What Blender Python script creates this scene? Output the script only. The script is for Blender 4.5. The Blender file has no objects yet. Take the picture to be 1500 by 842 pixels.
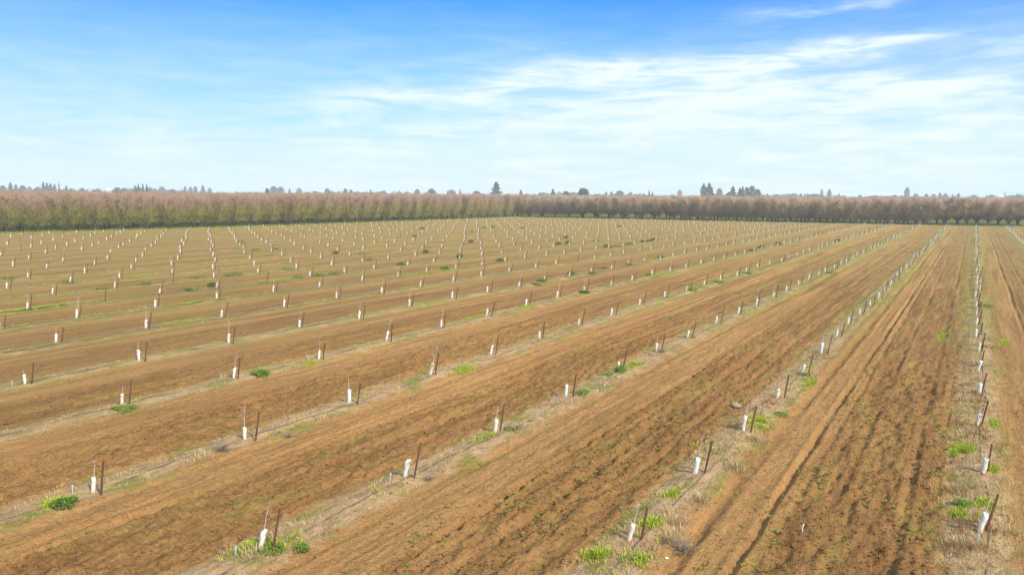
import bpy, math, random
import numpy as np
from mathutils import Matrix, Vector, Quaternion

random.seed(11)
rng = np.random.default_rng(7)
R = math.radians
scn = bpy.context.scene
col = scn.collection

# ------------------------------------------------------------------ basics
EYE = 7.863            # drone height
ROW0 = 0.593           # X of the upright row
LANE = 6.7             # row spacing
STEP = 4.8516          # tree spacing along a row
CAM_YAW, CAM_PITCH, CAM_ROLL, FOC = R(-31.731), R(7.10), R(0.349), 1090.0


def cam_axes():
    y, p, r = CAM_YAW, CAM_PITCH, CAM_ROLL
    f = np.array([math.sin(y)*math.cos(p), math.cos(y)*math.cos(p), -math.sin(p)])
    rt = np.array([math.cos(y), -math.sin(y), 0.0])
    up = np.cross(rt, f)
    c, s = math.cos(r), math.sin(r)
    return c*rt+s*up, -s*rt+c*up, f


AX = cam_axes()


def in_view(x, y, z=0.0, margin=70):
    """is this spot seen from where the photographer's drone hovered (with a margin)?"""
    d = np.array([x, y, z-EYE])
    w = d @ AX[2]
    if w < 1:
        return False
    px = 750+FOC*(d @ AX[0])/w
    py = 421-FOC*(d @ AX[1])/w
    return -margin < px < 1500+margin and -margin < py < 842+margin


def tag(o, label=None, cat=None, group=None, kind=None):
    if label: o['label'] = label
    if cat: o['category'] = cat
    if group: o['group'] = group
    if kind: o['kind'] = kind
    return o


def empty(name, loc=(0, 0, 0)):
    o = bpy.data.objects.new(name, None)
    o.empty_display_size = 0.3
    o.location = loc
    col.objects.link(o)
    return o


def np_mesh(name, V, tris=None, quads=None, smooth=False, attrs=None):
    V = np.asarray(V, np.float32)
    me = bpy.data.meshes.new(name)
    me.vertices.add(len(V))
    me.vertices.foreach_set('co', V.ravel())
    nt = 0 if tris is None else len(tris)
    nq = 0 if quads is None else len(quads)
    idx = []
    if nt: idx.append(np.asarray(tris, np.int32).ravel())
    if nq: idx.append(np.asarray(quads, np.int32).ravel())
    loops = np.concatenate(idx)
    me.loops.add(len(loops))
    me.loops.foreach_set('vertex_index', loops)
    tot = np.concatenate([np.full(nt, 3, np.int32), np.full(nq, 4, np.int32)])
    st = np.concatenate([[0], np.cumsum(tot)[:-1]]).astype(np.int32)
    me.polygons.add(len(tot))
    me.polygons.foreach_set('loop_start', st)
    me.polygons.foreach_set('loop_total', tot)
    if smooth:
        me.polygons.foreach_set('use_smooth', np.ones(len(tot), bool))
    for k, a in (attrs or {}).items():
        at = me.attributes.new(k, 'FLOAT', 'POINT')
        at.data.foreach_set('value', np.asarray(a, np.float32))
    me.update(calc_edges=True)
    me.validate()
    return me


def link(name, me, mat, parent=None):
    o = bpy.data.objects.new(name, me)
    if mat is not None and len(me.materials) == 0:
        me.materials.append(mat)
    if parent is not None:
        o.parent = parent
    col.objects.link(o)
    return o


class MB:
    """collects verts / tris / quads of one mesh"""
    def __init__(s):
        s.v = []; s.t = []; s.q = []; s.a = []; s.n = 0

    def add(s, V, T=None, Q=None, tint=0.5):
        V = np.asarray(V, float)
        if T is not None and len(T): s.t.append(np.asarray(T, int)+s.n)
        if Q is not None and len(Q): s.q.append(np.asarray(Q, int)+s.n)
        s.v.append(V)
        s.a.append(np.full(len(V), tint) if np.isscalar(tint) else np.asarray(tint))
        s.n += len(V)

    def tube(s, pts, rad, sides=6, cap=True, tint=0.5):
        pts = np.asarray(pts, float)
        n = len(pts)
        rad = np.broadcast_to(rad, (n,))
        d = np.gradient(pts, axis=0)
        d /= np.linalg.norm(d, axis=1)[:, None]+1e-9
        ref = np.array([0.31, 0.95, 0.05]) if abs(d[0, 2]) > .6 else np.array([0, 0, 1.])
        a = np.cross(d, ref); a /= np.linalg.norm(a, axis=1)[:, None]+1e-9
        b = np.cross(d, a)
        th = np.arange(sides)*2*math.pi/sides
        V = pts[:, None]+rad[:, None, None]*(np.cos(th)[None, :, None]*a[:, None]+np.sin(th)[None, :, None]*b[:, None])
        V = V.reshape(-1, 3)
        Q = [(i*sides+j, i*sides+(j+1) % sides, (i+1)*sides+(j+1) % sides, (i+1)*sides+j)
             for i in range(n-1) for j in range(sides)]
        T = []
        if cap:
            V = np.vstack([V, pts[-1:]])
            T = [((n-1)*sides+j, (n-1)*sides+(j+1) % sides, n*sides) for j in range(sides)]
        s.add(V, T, Q, tint)

    def box(s, c, size, tint=0.5):
        c = np.asarray(c, float); h = np.asarray(size, float)/2
        V = [c+h*np.array(k) for k in ((-1, -1, -1), (1, -1, -1), (1, 1, -1), (-1, 1, -1), (-1, -1, 1), (1, -1, 1), (1, 1, 1), (-1, 1, 1))]
        s.add(V, None, [(0, 3, 2, 1), (4, 5, 6, 7), (0, 1, 5, 4), (1, 2, 6, 5), (2, 3, 7, 6), (3, 0, 4, 7)], tint)

    def mesh(s, name, smooth=False):
        return np_mesh(name, np.concatenate(s.v), np.concatenate(s.t) if s.t else None,
                       np.concatenate(s.q) if s.q else None, smooth, {'tint': np.concatenate(s.a)})


# ------------------------------------------------------------------ numpy noise
TAB = rng.random((256, 256)).astype(np.float64)


def vnoise(x, y, seed=0):
    x = np.asarray(x, float)+seed*17.31; y = np.asarray(y, float)+seed*9.77
    xi = np.floor(x).astype(int); yi = np.floor(y).astype(int)
    fx = x-xi; fy = y-yi
    fx = fx*fx*(3-2*fx); fy = fy*fy*(3-2*fy)
    a = TAB[xi & 255, yi & 255]; b = TAB[(xi+1) & 255, yi & 255]
    c = TAB[xi & 255, (yi+1) & 255]; d = TAB[(xi+1) & 255, (yi+1) & 255]
    return (a*(1-fx)+b*fx)*(1-fy)+(c*(1-fx)+d*fx)*fy-0.5


def fbm(x, y, seed=0, o=3):
    s = 0; a = 1.0
    for k in range(o):
        s = s+a*vnoise(x*2**k, y*2**k, seed+k*3)
        a *= .5
    return s


def sstep(a, b, x):
    t = np.clip((x-a)/(b-a), 0, 1)
    return t*t*(3-2*t)


# field outline: the left orchard edge and the far orchard edge
EDGE_Y = [-200, 20, 69, 92, 123, 170, 227, 400]
EDGE_X = [-190, -172, -156.5, -149.8, -144.4, -140.4, -137.5, -135]
FAR_X = [-300, -137, -116, -89, -58, -30, -6, 12, 60, 400]
FAR_Y = [222, 226, 227.5, 232, 234.5, 238, 242, 249, 258, 280]


def edge_x(y): return np.interp(y, EDGE_Y, EDGE_X)
def far_y(x): return np.interp(x, FAR_X, FAR_Y)


# wheel ruts: X, depth, half-width, seed
RUTS = [(ROW0-LANE*(k+1)+LANE*t_, dp_, w_, 100+7*k+int(t_*10)) for k in range(1, 9) for t_, dp_, w_ in ((.26, .05, .10), (.62, .07, .12), (.76, .06, .11))]+[(-16.83, .15, .16, 1), (-17.5, .05, .12, 2), (-15.2, .05, .12, 3), (-10.05, .11, .14, 4), (-8.85, .10, .15, 5), (-9.5, .05, .1, 6),
        (-3.88, .13, .13, 7), (-3.45, .08, .10, 8), (-2.55, .06, .12, 9), (-20.9, .07, .14, 10), (-22.9, .11, .15, 11), (-1.0, .05, .15, 12),
        (-5.05, .09, .22, 21), (-11.9, .06, .2, 22), (-18.5, .06, .2, 23), (-25.2, .06, .2, 24),
        (2.9, .08, .14, 13), (4.2, .08, .14, 14), (-29.6, .12, .15, 15), (-36.2, .11, .15, 16), (-42.8, .11, .16, 17), (-28.2, .06, .15, 18),
        (-34.9, .06, .15, 19), (-49.6, .11, .16, 20), (-56.3, .11, .16, 25), (-63, .11, .16, 26)]


def row_dist(x):
    t = (x-ROW0)/LANE
    return (t-np.round(t))*LANE


def height(x, y, sx=0.0, sy=0.0):
    x = np.asarray(x, float); y = np.asarray(y, float)
    d = row_dist(x)
    wob = 0.18*vnoise(y/3.1, x*0+np.round((x-ROW0)/LANE)*7.3, 2)
    inside = sstep(0, 3, x-edge_x(y))*sstep(0, 3, far_y(x)-y)
    fx = lambda lam: np.clip(1.8-sx/lam*2.6, 0, 1)
    fy = lambda lam: np.clip(1.8-sy/lam*2.6, 0, 1)
    h = 0.17*np.exp(-((d+wob)/0.62)**2)*(0.8+0.6*vnoise(y/1.3, x/1.1, 31)*fy(1.3))*fx(.8)
    lane = sstep(.55, .95, np.abs(d+wob))
    t = ((x-ROW0)/LANE) % 1.0
    rough = 0.45+0.75*sstep(.34, .46, t)*(1-sstep(.86, .95, t))
    h = h+lane*rough*(0.12*fbm(x/.42, y/3.0, 5, 2)*fx(.42)*fy(1.5)
                      + 0.15*(np.abs(vnoise(x/.30, y/.36, 25))-.12)*fx(.3)*fy(.36)
                      + 0.12*(np.abs(vnoise(x/.15, y/.17, 27))-.12)*fx(.15)*fy(.17)
                      + 0.085*vnoise(x/.17, y/.42, 9)*fx(.17)*fy(.42)
                      + 0.055*vnoise(x/.34, y/.26, 15)*fx(.34)*fy(.26)
                      + 0.05*vnoise(x/.12, y/.13, 13)*fx(.12)*fy(.13))
    h = h+0.16*fbm(x/9, y/14, 21, 2)+(1-lane)*0.07*vnoise(x/.16, y/.2, 41)*fx(.16)*fy(.2)
    for (rx, dep, w, sd) in RUTS:
        xc = rx+0.12*vnoise(y/6.0, y*0+sd, sd)+0.07*vnoise(y/1.2, y*0+sd, sd+40)
        on = 0.5+0.9*sstep(-.3, .1, vnoise(y/3.5, y*0+sd*3.3, sd+80))
        u = (x-xc)/(w*.8); dep_ = dep*.68
        h = h+1.2*on*dep_*(-np.exp(-u*u)+0.45*np.exp(-((u-1.7)/.7)**2)+0.3*np.exp(-((u+1.7)/.7)**2))*fx(w)*np.ones_like(y)
    return h*inside


def hz(x, y):
    return float(height(np.array([x]), np.array([y]))[0])


# ------------------------------------------------------------------ node helper
class G:
    def __init__(s, tree):
        s.t = tree; s.n = tree.nodes; s.l = tree.links

    def put(s, sock, v):
        if isinstance(v, bpy.types.NodeSocket): s.l.new(v, sock)
        else: sock.default_value = v

    def m(s, op, a, b=0.0, c=0.0, clamp=False):
        n = s.n.new('ShaderNodeMath'); n.operation = op; n.use_clamp = clamp
        s.put(n.inputs[0], a); s.put(n.inputs[1], b); s.put(n.inputs[2], c)
        return n.outputs[0]

    def noise(s, vec, scale, detail=3, rough=.55, dist=0.0, out=0):
        n = s.n.new('ShaderNodeTexNoise')
        s.l.new(vec, n.inputs['Vector'])
        n.inputs['Scale'].default_value = scale; n.inputs['Detail'].default_value = detail
        n.inputs['Roughness'].default_value = rough; n.inputs['Distortion'].default_value = dist
        return n.outputs[out]

    def mapv(s, vec, scale=(1, 1, 1), loc=(0, 0, 0), rot=(0, 0, 0)):
        n = s.n.new('ShaderNodeMapping')
        s.l.new(vec, n.inputs[0]); n.inputs[1].default_value = loc; n.inputs[2].default_value = rot; n.inputs[3].default_value = scale
        return n.outputs[0]

    def ss(s, v, a, b, lo=0.0, hi=1.0):
        n = s.n.new('ShaderNodeMapRange'); n.interpolation_type = 'SMOOTHSTEP'
        s.put(n.inputs[0], v); n.inputs[1].default_value = a; n.inputs[2].default_value = b
        n.inputs[3].default_value = lo; n.inputs[4].default_value = hi
        return n.outputs[0]

    def mix(s, f, a, b):
        n = s.n.new('ShaderNodeMix'); n.data_type = 'RGBA'
        s.put(n.inputs[0], f)
        for k, v in ((6, a), (7, b)):
            if isinstance(v, bpy.types.NodeSocket): s.l.new(v, n.inputs[k])
            else: n.inputs[k].default_value = (*v, 1)
        return n.outputs[2]

    def bump(s, h, strength, dist, normal=None):
        n = s.n.new('ShaderNodeBump')
        s.l.new(h, n.inputs['Height']); n.inputs['Strength'].default_value = strength; n.inputs['Distance'].default_value = dist
        if normal: s.l.new(normal, n.inputs['Normal'])
        return n.outputs[0]


def new_mat(name, rough=.9, spec=.15):
    m = bpy.data.materials.new(name); m.use_nodes = True
    b = m.node_tree.nodes['Principled BSDF']
    b.inputs['Roughness'].default_value = rough
    b.inputs['Specular IOR Level'].default_value = spec
    return m, G(m.node_tree), b


def tint_mat(name, c0, c1, rough=.85, spec=.1, trans=0.0, obj_var=0.0):
    """two-colour material mixed by the mesh's own tint attribute and a little noise"""
    m, g, b = new_mat(name, rough, spec)
    a = g.n.new('ShaderNodeAttribute'); a.attribute_name = 'tint'
    tc = g.n.new('ShaderNodeTexCoord')
    nz = g.noise(tc.outputs['Object'], 2.3, 2)
    f = g.m('ADD', a.outputs['Fac'], g.m('MULTIPLY', g.m('SUBTRACT', nz, .5), .5), clamp=True)
    if obj_var:
        oi = g.n.new('ShaderNodeObjectInfo')
        f = g.m('ADD', f, g.m('MULTIPLY', g.m('SUBTRACT', oi.outputs['Random'], .5), obj_var), clamp=True)
    c = g.mix(f, c0, c1)
    g.l.new(c, b.inputs['Base Color'])
    if trans:
        t = g.n.new('ShaderNodeBsdfTranslucent'); g.l.new(c, t.inputs[0])
        ms = g.n.new('ShaderNodeMixShader'); ms.inputs[0].default_value = trans
        g.l.new(b.outputs[0], ms.inputs[1]); g.l.new(t.outputs[0], ms.inputs[2])
        g.l.new(ms.outputs[0], g.n['Material Output'].inputs[0])
    return m


# ------------------------------------------------------------------ materials
SOIL_L = (0.515, 0.272, 0.096); SOIL_D = (0.20, 0.093, 0.029); SAND = (0.66, 0.44, 0.235)


def make_ground_mat():
    m, g, b = new_mat('tilled_soil', .95, .08)
    tc = g.n.new('ShaderNodeTexCoord'); P = tc.outputs['Object']
    sp = g.n.new('ShaderNodeSeparateXYZ'); g.l.new(P, sp.inputs[0])
    X, Y = sp.outputs[0], sp.outputs[1]
    streak = g.noise(g.mapv(P, (1.7, .10, 1)), 1.0, 4, .6)
    streak2 = g.noise(g.mapv(P, (5.5, .8, 1)), 1.0, 3, .65)
    clod = g.noise(g.mapv(P, (1, 1.5, 1)), 7.0, 5, .65)
    big = g.noise(P, .11, 3, .5)
    mid = g.noise(P, .9, 4, .6)
    # position across a lane, 0 at one row, 1 at the next
    t = g.m('FRACT', g.m('DIVIDE', g.m('SUBTRACT', X, ROW0-LANE*100), LANE))
    tw = g.m('ADD', t, g.m('MULTIPLY', g.m('SUBTRACT', mid, .5), .14))
    worked = g.m('MULTIPLY', g.ss(tw, .33, .45), g.ss(tw, .80, .95, 1, 0))
    f = g.m('ADD', g.m('MULTIPLY', worked, .36), g.m('MULTIPLY', g.m('SUBTRACT', streak, .5), 1.1))
    f = g.m('ADD', f, g.m('MULTIPLY', g.m('SUBTRACT', streak2, .5), .9))
    f = g.m('ADD', f, g.m('MULTIPLY', g.m('SUBTRACT', clod, .5), 1.3))
    f = g.m('ADD', f, g.m('MULTIPLY', g.m('SUBTRACT', big, .5), .5))
    f = g.m('ADD', f, .27, clamp=True)
    c = g.mix(f, SOIL_L, SOIL_D)
    # reddish drift in places
    c = g.mix(g.ss(g.noise(g.mapv(P, (.35, .06, 1), (3, 9, 0)), 1.0, 2), .5, .75, 0, .45), c, (.36, .155, .055))
    # row strip: pale settled sand and old litter
    d = g.m('PINGPONG', g.m('SUBTRACT', X, ROW0-LANE*100), LANE/2)
    dw = g.m('ADD', d, g.m('MULTIPLY', g.m('SUBTRACT', mid, .5), 1.1))
    berm = g.ss(dw, .40, .86, 1, 0)
    sandc = g.mix(g.m('ADD', g.m('MULTIPLY', clod, .8), g.m('MULTIPLY', g.m('SUBTRACT', mid, .5), .9), clamp=True), SAND, (.33, .20, .08))
    c = g.mix(g.m('MULTIPLY', berm, .85), c, sandc)
    strip_n = g.noise(g.mapv(P, (1.6, .8, 1), (90, 17, 0)), 1.0, 5, .7)
    c = g.mix(g.m('MULTIPLY', g.ss(strip_n, .52, .62), g.m('MULTIPLY', berm, .55)), c, (.25, .17, .085))
    # low green film: on the row strips, and sparser in the worked half of the lanes
    gn = g.noise(g.mapv(P, (1.1, .55, 1), (40, 11, 0)), .9, 5, .65)
    gm = g.m('MULTIPLY', g.ss(gn, .50, .64), g.ss(dw, .55, 1.5, .8, .05))
    outer = g.m('MAXIMUM', g.ss(Y, 25, 70), g.ss(X, -18, -50))
    gm2 = g.m('MULTIPLY', g.m('MULTIPLY', outer, g.ss(gn, .40, .53)), g.ss(dw, .6, 1.7, .85, .0))
    c = g.mix(g.m('MAXIMUM', gm, gm2), c, (.225, .225, .04))
    # darker brown lines running along the rows, only in the outer field
    fl = g.noise(g.mapv(P, (2.1, .035, 1), (13, 57, 0)), 1.0, 3, .6)
    c = g.mix(g.m('MULTIPLY', g.m('MULTIPLY', outer, g.ss(fl, .50, .60)), .75), c, (.215, .105, .033))
    gl = g.noise(g.mapv(P, (1.3, .22, 1), (7, 71, 0)), 1.0, 6, .72)
    lanew = g.m('MULTIPLY', g.ss(gl, .5, .66), g.m('ADD', g.m('MULTIPLY', worked, .45), .12))
    c = g.mix(g.m('MULTIPLY', lanew, .85), c, (.33, .265, .06))
    # the farther ground is weedier: a thin olive cover starts some way out
    far = g.m('MULTIPLY', g.ss(Y, 25, 130), g.ss(g.noise(g.mapv(P, (.5, .12, 1), (5, 3, 0)), 1.0, 5, .7), .34, .62))
    far2 = g.m('MULTIPLY', g.ss(X, -18, -60), g.ss(g.noise(g.mapv(P, (.6, .12, 1), (15, 31, 0)), 1.0, 5, .7), .36, .64))
    c = g.mix(g.m('MULTIPLY', g.m('MAXIMUM', far, far2), .6), c, (.33, .245, .06))
    # orchard floor: green grass with a yellow-green verge
    zone = g.n.new('ShaderNodeAttribute'); zone.attribute_name = 'zone'
    zf = g.m('ADD', zone.outputs['Fac'], g.m('MULTIPLY', g.m('SUBTRACT', mid, .5), .9))
    gv = g.noise(P, 1.6, 5, .7)
    grass = g.mix(gv, (.22, .24, .04), (.44, .39, .08))
    c = g.mix(g.ss(zf, .25, .6), c, grass)
    g.l.new(c, b.inputs['Base Color'])
    fine = g.noise(P, 16.0, 5, .7)
    hsum = g.m('ADD', g.m('MULTIPLY', clod, 1.0), g.m('MULTIPLY', fine, .45))
    hsum = g.m('ADD', hsum, g.m('MULTIPLY', streak2, .7))
    g.l.new(g.bump(hsum, 1.0, .16), b.inputs['Normal'])
    return m


M = {}
M['ground'] = make_ground_mat()
M['dry'] = tint_mat('dry_grass', (.64, .47, .24), (.38, .26, .12), .9, .05, .15)
M['red_dry'] = tint_mat('rusty_dry_grass', (.40, .20, .10), (.24, .12, .06), .9, .05, .1)
M['lime'] = tint_mat('lime_grass', (.52, .56, .055), (.26, .34, .04), .8, .1, .25)
M['lane'] = tint_mat('lane_seedling', (.33, .32, .06), (.17, .19, .03), .85, .1, .2)
M['weed'] = tint_mat('weed_leaf', (.25, .36, .04), (.08, .145, .02), .7, .2, .2, .5)
M['brush'] = tint_mat('dry_brush', (.38, .28, .21), (.24, .17, .12), .95, .05)
M['stem'] = tint_mat('whip_bark', (.64, .55, .48), (.36, .26, .2), .8, .15)
M['hose'] = tint_mat('black_poly_hose', (.085, .07, .055), (.17, .14, .11), .6, .3)
M['riser'] = tint_mat('grey_blue_plastic', (.42, .5, .58), (.3, .37, .42), .5, .35)
M['stone'] = tint_mat('pale_stone', (.36, .29, .20), (.25, .19, .12), .9, .1)
M['scrap'] = tint_mat('white_scrap', (.78, .77, .74), (.62, .6, .56), .7, .2)
M['limb'] = tint_mat('mossy_bark', (.085, .075, .03), (.05, .043, .024), .95, .05)
M['limb_b'] = tint_mat('dark_bark', (.13, .10, .065), (.08, .06, .04), .95, .05)
M['twig'] = tint_mat('budding_twig_mossy', (.29, .265, .05), (.39, .25, .175), .9, .05, .12, .2)
M['twig_b'] = tint_mat('budding_twig_brown', (.31, .25, .12), (.43, .30, .195), .9, .05, .12, .25)
M['conifer'] = tint_mat('conifer_needles', (.025, .045, .02), (.05, .075, .03), .9, .05, 0, .3)
M['leaf'] = tint_mat('far_leaves', (.04, .06, .02), (.075, .10, .035), .9, .05, 0, .3)
M['bare'] = tint_mat('far_bare_crown', (.20, .13, .09), (.28, .19, .13), .9, .05, 0, .2)
M['rust_leaf'] = tint_mat('rust_leaves', (.32, .13, .06), (.42, .2, .09), .9, .05)
M['trunk'] = tint_mat('far_trunk', (.09, .065, .045), (.06, .045, .03), .95, .05)
M['shed_wall'] = tint_mat('pale_shed_wall', (.5, .49, .46), (.42, .41, .39), .8, .1)
M['shed_roof'] = tint_mat('pale_shed_roof', (.55, .54, .52), (.46, .46, .46), .6, .2)
M['pole'] = tint_mat('weathered_pole', (.13, .10, .08), (.09, .07, .055), .9, .1)


def guard_mat():
    m, g, b = new_mat('white_guard', .55, .25)
    tc = g.n.new('ShaderNodeTexCoord')
    n1 = g.noise(tc.outputs['Object'], 9, 4, .6)
    sp = g.n.new('ShaderNodeSeparateXYZ'); g.l.new(tc.outputs['Object'], sp.inputs[0])
    splash = g.m('MULTIPLY', g.ss(sp.outputs[2], .16, .0), g.ss(n1, .35, .6))
    c = g.mix(splash, (.68, .65, .58), (.42, .30, .18))
    oi = g.n.new('ShaderNodeObjectInfo')
    c = g.mix(g.ss(oi.outputs['Random'], .45, 1.0, 0, .8), c, (.60, .53, .40))
    g.l.new(g.mix(g.ss(n1, .55, .75, 0, .45), c, (.55, .49, .40)), b.inputs['Base Color'])
    return m


def stake_mat():
    m, g, b = new_mat('rusty_steel', .8, .25)
    tc = g.n.new('ShaderNodeTexCoord')
    n1 = g.noise(tc.outputs['Object'], 14, 4, .65)
    g.l.new(g.mix(g.ss(n1, .35, .7), (.115, .042, .022), (.055, .026, .018)), b.inputs['Base Color'])
    g.l.new(g.bump(n1, .4, .004), b.inputs['Normal'])
    return m


M['guard'] = guard_mat(); M['stake'] = stake_mat()

# ------------------------------------------------------------------ ground
def grow(a, b, s0, k, smax):
    out = []; x = a; s = s0; sg = 1 if b > a else -1
    while (x-b)*sg < 0:
        s = min(s*k, smax); x += sg*s; out.append(x)
    return out


gx = np.array(sorted(grow(-24, -1290, .045, 1.015, 25))+list(np.arange(-24, 4.001, .045))+grow(4, 1290, .045, 1.06, 60))
gy = np.array(sorted(grow(7, -1290, .065, 1.08, 60))+list(np.arange(7, 36.001, .065))+grow(36, 1290, .065, 1.013, 25))
sx = np.gradient(gx); sy = np.gradient(gy)
XX, YY = np.meshgrid(gx, gy, indexing='ij')
HH = np.zeros_like(XX)
for i0 in range(0, len(gx), 64):
    sl = slice(i0, min(i0+64, len(gx)))
    HH[sl] = height(XX[sl], YY[sl], sx[sl, None]*np.ones_like(YY[sl]), sy[None, :]*np.ones_like(YY[sl]))
nx, ny = XX.shape
ii = (np.arange(nx-1)[:, None]*ny+np.arange(ny-1)[None, :]).ravel()
quads = np.stack([ii, ii+ny, ii+ny+1, ii+1], 1)
zone = np.maximum(sstep(6.5, 2.5, XX-edge_x(YY)), sstep(6.0, 2.0, far_y(XX)-YY))
me = np_mesh('ground', np.stack([XX, YY, HH], -1).reshape(-1, 3), None, quads, True, {'zone': zone.ravel()})
ground = link('ground', me, M['ground'])
tag(ground, 'tilled brown orchard soil with raised planting strips and wheel ruts', kind='structure')
del XX, YY, HH, quads, ii

# loose clods on the worked soil
def clods():
    n = 95000
    # denser close to the camera
    rr = 11+62*rng.random(n)**1.5
    az = CAM_YAW+(rng.random(n)-.5)*R(82)
    x = rr*np.sin(az); y = rr*np.cos(az)
    t = ((x-ROW0)/LANE) % 1
    keep = rng.random(n) < (.18+.82*sstep(.32, .45, t)*(1-sstep(.84, .94, t)))
    x, y = x[keep], y[keep]; n = len(x)
    z = height(x, y)
    s = .009+.034*rng.random(n)**2.8
    base = np.array([(1, 0, 0), (-1, 0, 0), (0, 1, 0), (0, -1, 0), (0, 0, 1), (.5, .5, -.6), (-.6, -.3, -.5)], float)
    V = base[None]*(0.6+.8*rng.random((n, 7, 1)))*s[:, None, None]*np.array([1.2, 1.2, .8])
    an = rng.random(n)*6.28
    c, sn = np.cos(an)[:, None], np.sin(an)[:, None]
    V = np.stack([V[..., 0]*c-V[..., 1]*sn, V[..., 0]*sn+V[..., 1]*c, V[..., 2]], -1)
    V += np.stack([x, y, z+s*.12], -1)[:, None]
    F = np.array([(0, 2, 4), (2, 1, 4), (1, 3, 4), (3, 0, 4), (2, 0, 5), (0, 3, 5), (1, 2, 6), (3, 1, 6), (2, 5, 6), (5, 3, 6)])
    T = (F[None]+7*np.arange(n)[:, None, None]).reshape(-1, 3)
    o = link('soil_clods', np_mesh('soil_clods', V.reshape(-1, 3), T, None, False, {'tint': np.repeat(rng.random(n), 7)}), M['ground'])
    tag(o, 'loose brown clods of earth scattered over the tilled lanes', 'clods', kind='stuff')


clods()

# ------------------------------------------------------------------ saplings and stakes
SEEN = {
 0: [(0.61, 19.83), (0.71, 24.46), (0.57, 29.38), (0.64, 34.46), (0.61, 39.0), (0.64, 44.21), (0.52, 48.94), (0.53, 53.43), (0.53, 57.9), (0.53, 62.61)],
 1: [(-6.19, 15.16), (-6.19, 19.85), (-6.05, 24.42), (-6.03, 29.36), (-6.02, 34.16), (-6.01, 38.92), (-6.07, 44.02), (-6.18, 49.2), (-6.08, 53.78), (-5.98, 58.49), (-5.89, 63.06), (-5.96, 67.87), (-5.94, 73.06), (-5.96, 78.0)],
 2: [(-12.78, 10.26), (-12.83, 15.2), (-12.98, 19.95), (-12.96, 24.97), (-13.04, 30.06), (-13.05, 34.8), (-12.87, 39.05), (-12.97, 44.62), (-12.76, 48.85), (-12.74, 53.53), (-12.78, 58.83), (-12.82, 63.7), (-12.85, 68.89), (-12.93, 74.0)],
 3: [(-19.22, 10.18), (-19.31, 15.06), (-19.46, 19.91), (-19.5, 24.86), (-19.66, 29.82), (-19.57, 34.45), (-19.76, 39.52), (-19.52, 43.76), (-19.8, 49.14), (-19.76, 54.08), (-19.55, 58.6), (-19.78, 63.94), (-19.77, 68.75)],
 4: [(-26.38, 15.21), (-26.2, 20.0), (-25.97, 24.6), (-26.09, 29.53), (-26.26, 34.53), (-26.21, 39.27), (-26.35, 44.45), (-26.44, 49.22), (-26.69, 54.3), (-26.18, 58.53), (-26.24, 63.2)],
 5: [(-32.7, 14.87), (-32.54, 19.69), (-32.66, 24.69), (-32.97, 29.79), (-32.37, 34.11), (-32.89, 39.65), (-32.79, 44.47), (-32.76, 49.17), (-32.75, 54.0)],
 6: [(-39.9, 19.75), (-39.63, 24.5), (-39.72, 29.58), (-39.63, 34.5), (-39.85, 39.66), (-39.24, 43.9), (-39.45, 48.99), (-39.63, 53.92)],
 7: [(-46.54, 24.31), (-46.78, 29.68), (-46.58, 34.37), (-46.48, 39.44), (-46.4, 44.21), (-46.32, 49.29)]}
NTH = ['zeroth', 'first', 'second', 'third', 'fourth', 'fifth', 'sixth', 'seventh', 'eighth', 'ninth', 'tenth', 'eleventh', 'twelfth', 'thirteenth',
       'fourteenth', 'fifteenth', 'sixteenth', 'seventeenth', 'eighteenth', 'nineteenth', 'twentieth']


def nth(k):
    if k <= 20: return NTH[k]
    tens = {2: 'twenty', 3: 'thirty', 4: 'forty', 5: 'fifty', 6: 'sixty'}
    if k % 10 == 0: return {3: 'thirtieth', 4: 'fortieth', 5: 'fiftieth', 6: 'sixtieth'}[k//10]
    return tens[k//10]+'-'+NTH[k % 10]


def row_name(i):
    if i < 0: return 'the short row cut by the right picture edge'
    if i == 0: return 'the upright row near the right edge'
    return 'the %s row left of the upright one' % nth(i)


def guard_mesh(h, w, seed):
    rs = np.random.RandomState(seed)
    mb = MB()
    n, lev = 12, 7
    th = np.arange(n)*2*math.pi/n
    sq = 1.0/np.maximum(np.abs(np.cos(th)), np.abs(np.sin(th)))**.55     # rounded square section
    V = []
    for k in range(lev):
        f = k/(lev-1)
        r = w/2*(1.0+.05*math.sin(f*9+seed))*sq*(1+.05*rs.randn(n))
        cx, cy = .008*rs.randn(2)
        V += [(cx+r[j]*math.cos(th[j]), cy+r[j]*math.sin(th[j]), h*f-.03+.012*rs.randn()*(k == lev-1)) for j in range(n)]
    top = V[-n:]
    V += [(x*.86, y*.86, z-.004) for x, y, z in top]
    V += [(x*.84, y*.84, h*.55) for x, y, z in top]
    Q = [(k*n+j, k*n+(j+1) % n, (k+1)*n+(j+1) % n, (k+1)*n+j) for k in range(lev+1) for j in range(n)]
    mb.add(V, None, Q)
    return mb.mesh('guard', False)


def stem_mesh(h, seed, twigs):
    rs = random.Random(seed)
    mb = MB()
    pts = [(0, 0, -.02)]
    x = y = 0
    for k in range(1, 7):
        x += rs.uniform(-.012, .014); y += rs.uniform(-.012, .012)
        pts.append((x, y, h*k/6))
    mb.tube(pts, np.linspace(.015, .005, 7), 5, True, .3)
    for k in range(twigs):
        f = rs.uniform(.55, 1.0); i = min(5, int(f*6))
        p = np.array(pts[i])+(np.array(pts[i+1])-np.array(pts[i]))*(f*6-i if f < 1 else 1)
        a = rs.uniform(0, 6.28); L = rs.uniform(.12, .34)*(1.3 if h > 1.1 else 1)
        q = p+np.array([math.cos(a)*L*.45, math.sin(a)*L*.45, L*.9])
        mb.tube([p, (p+q)/2+np.array([math.cos(a)*.03, math.sin(a)*.03, -.01]), q], [.0065, .005, .003], 4, True, .8)
    return mb.mesh('stem')


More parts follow.
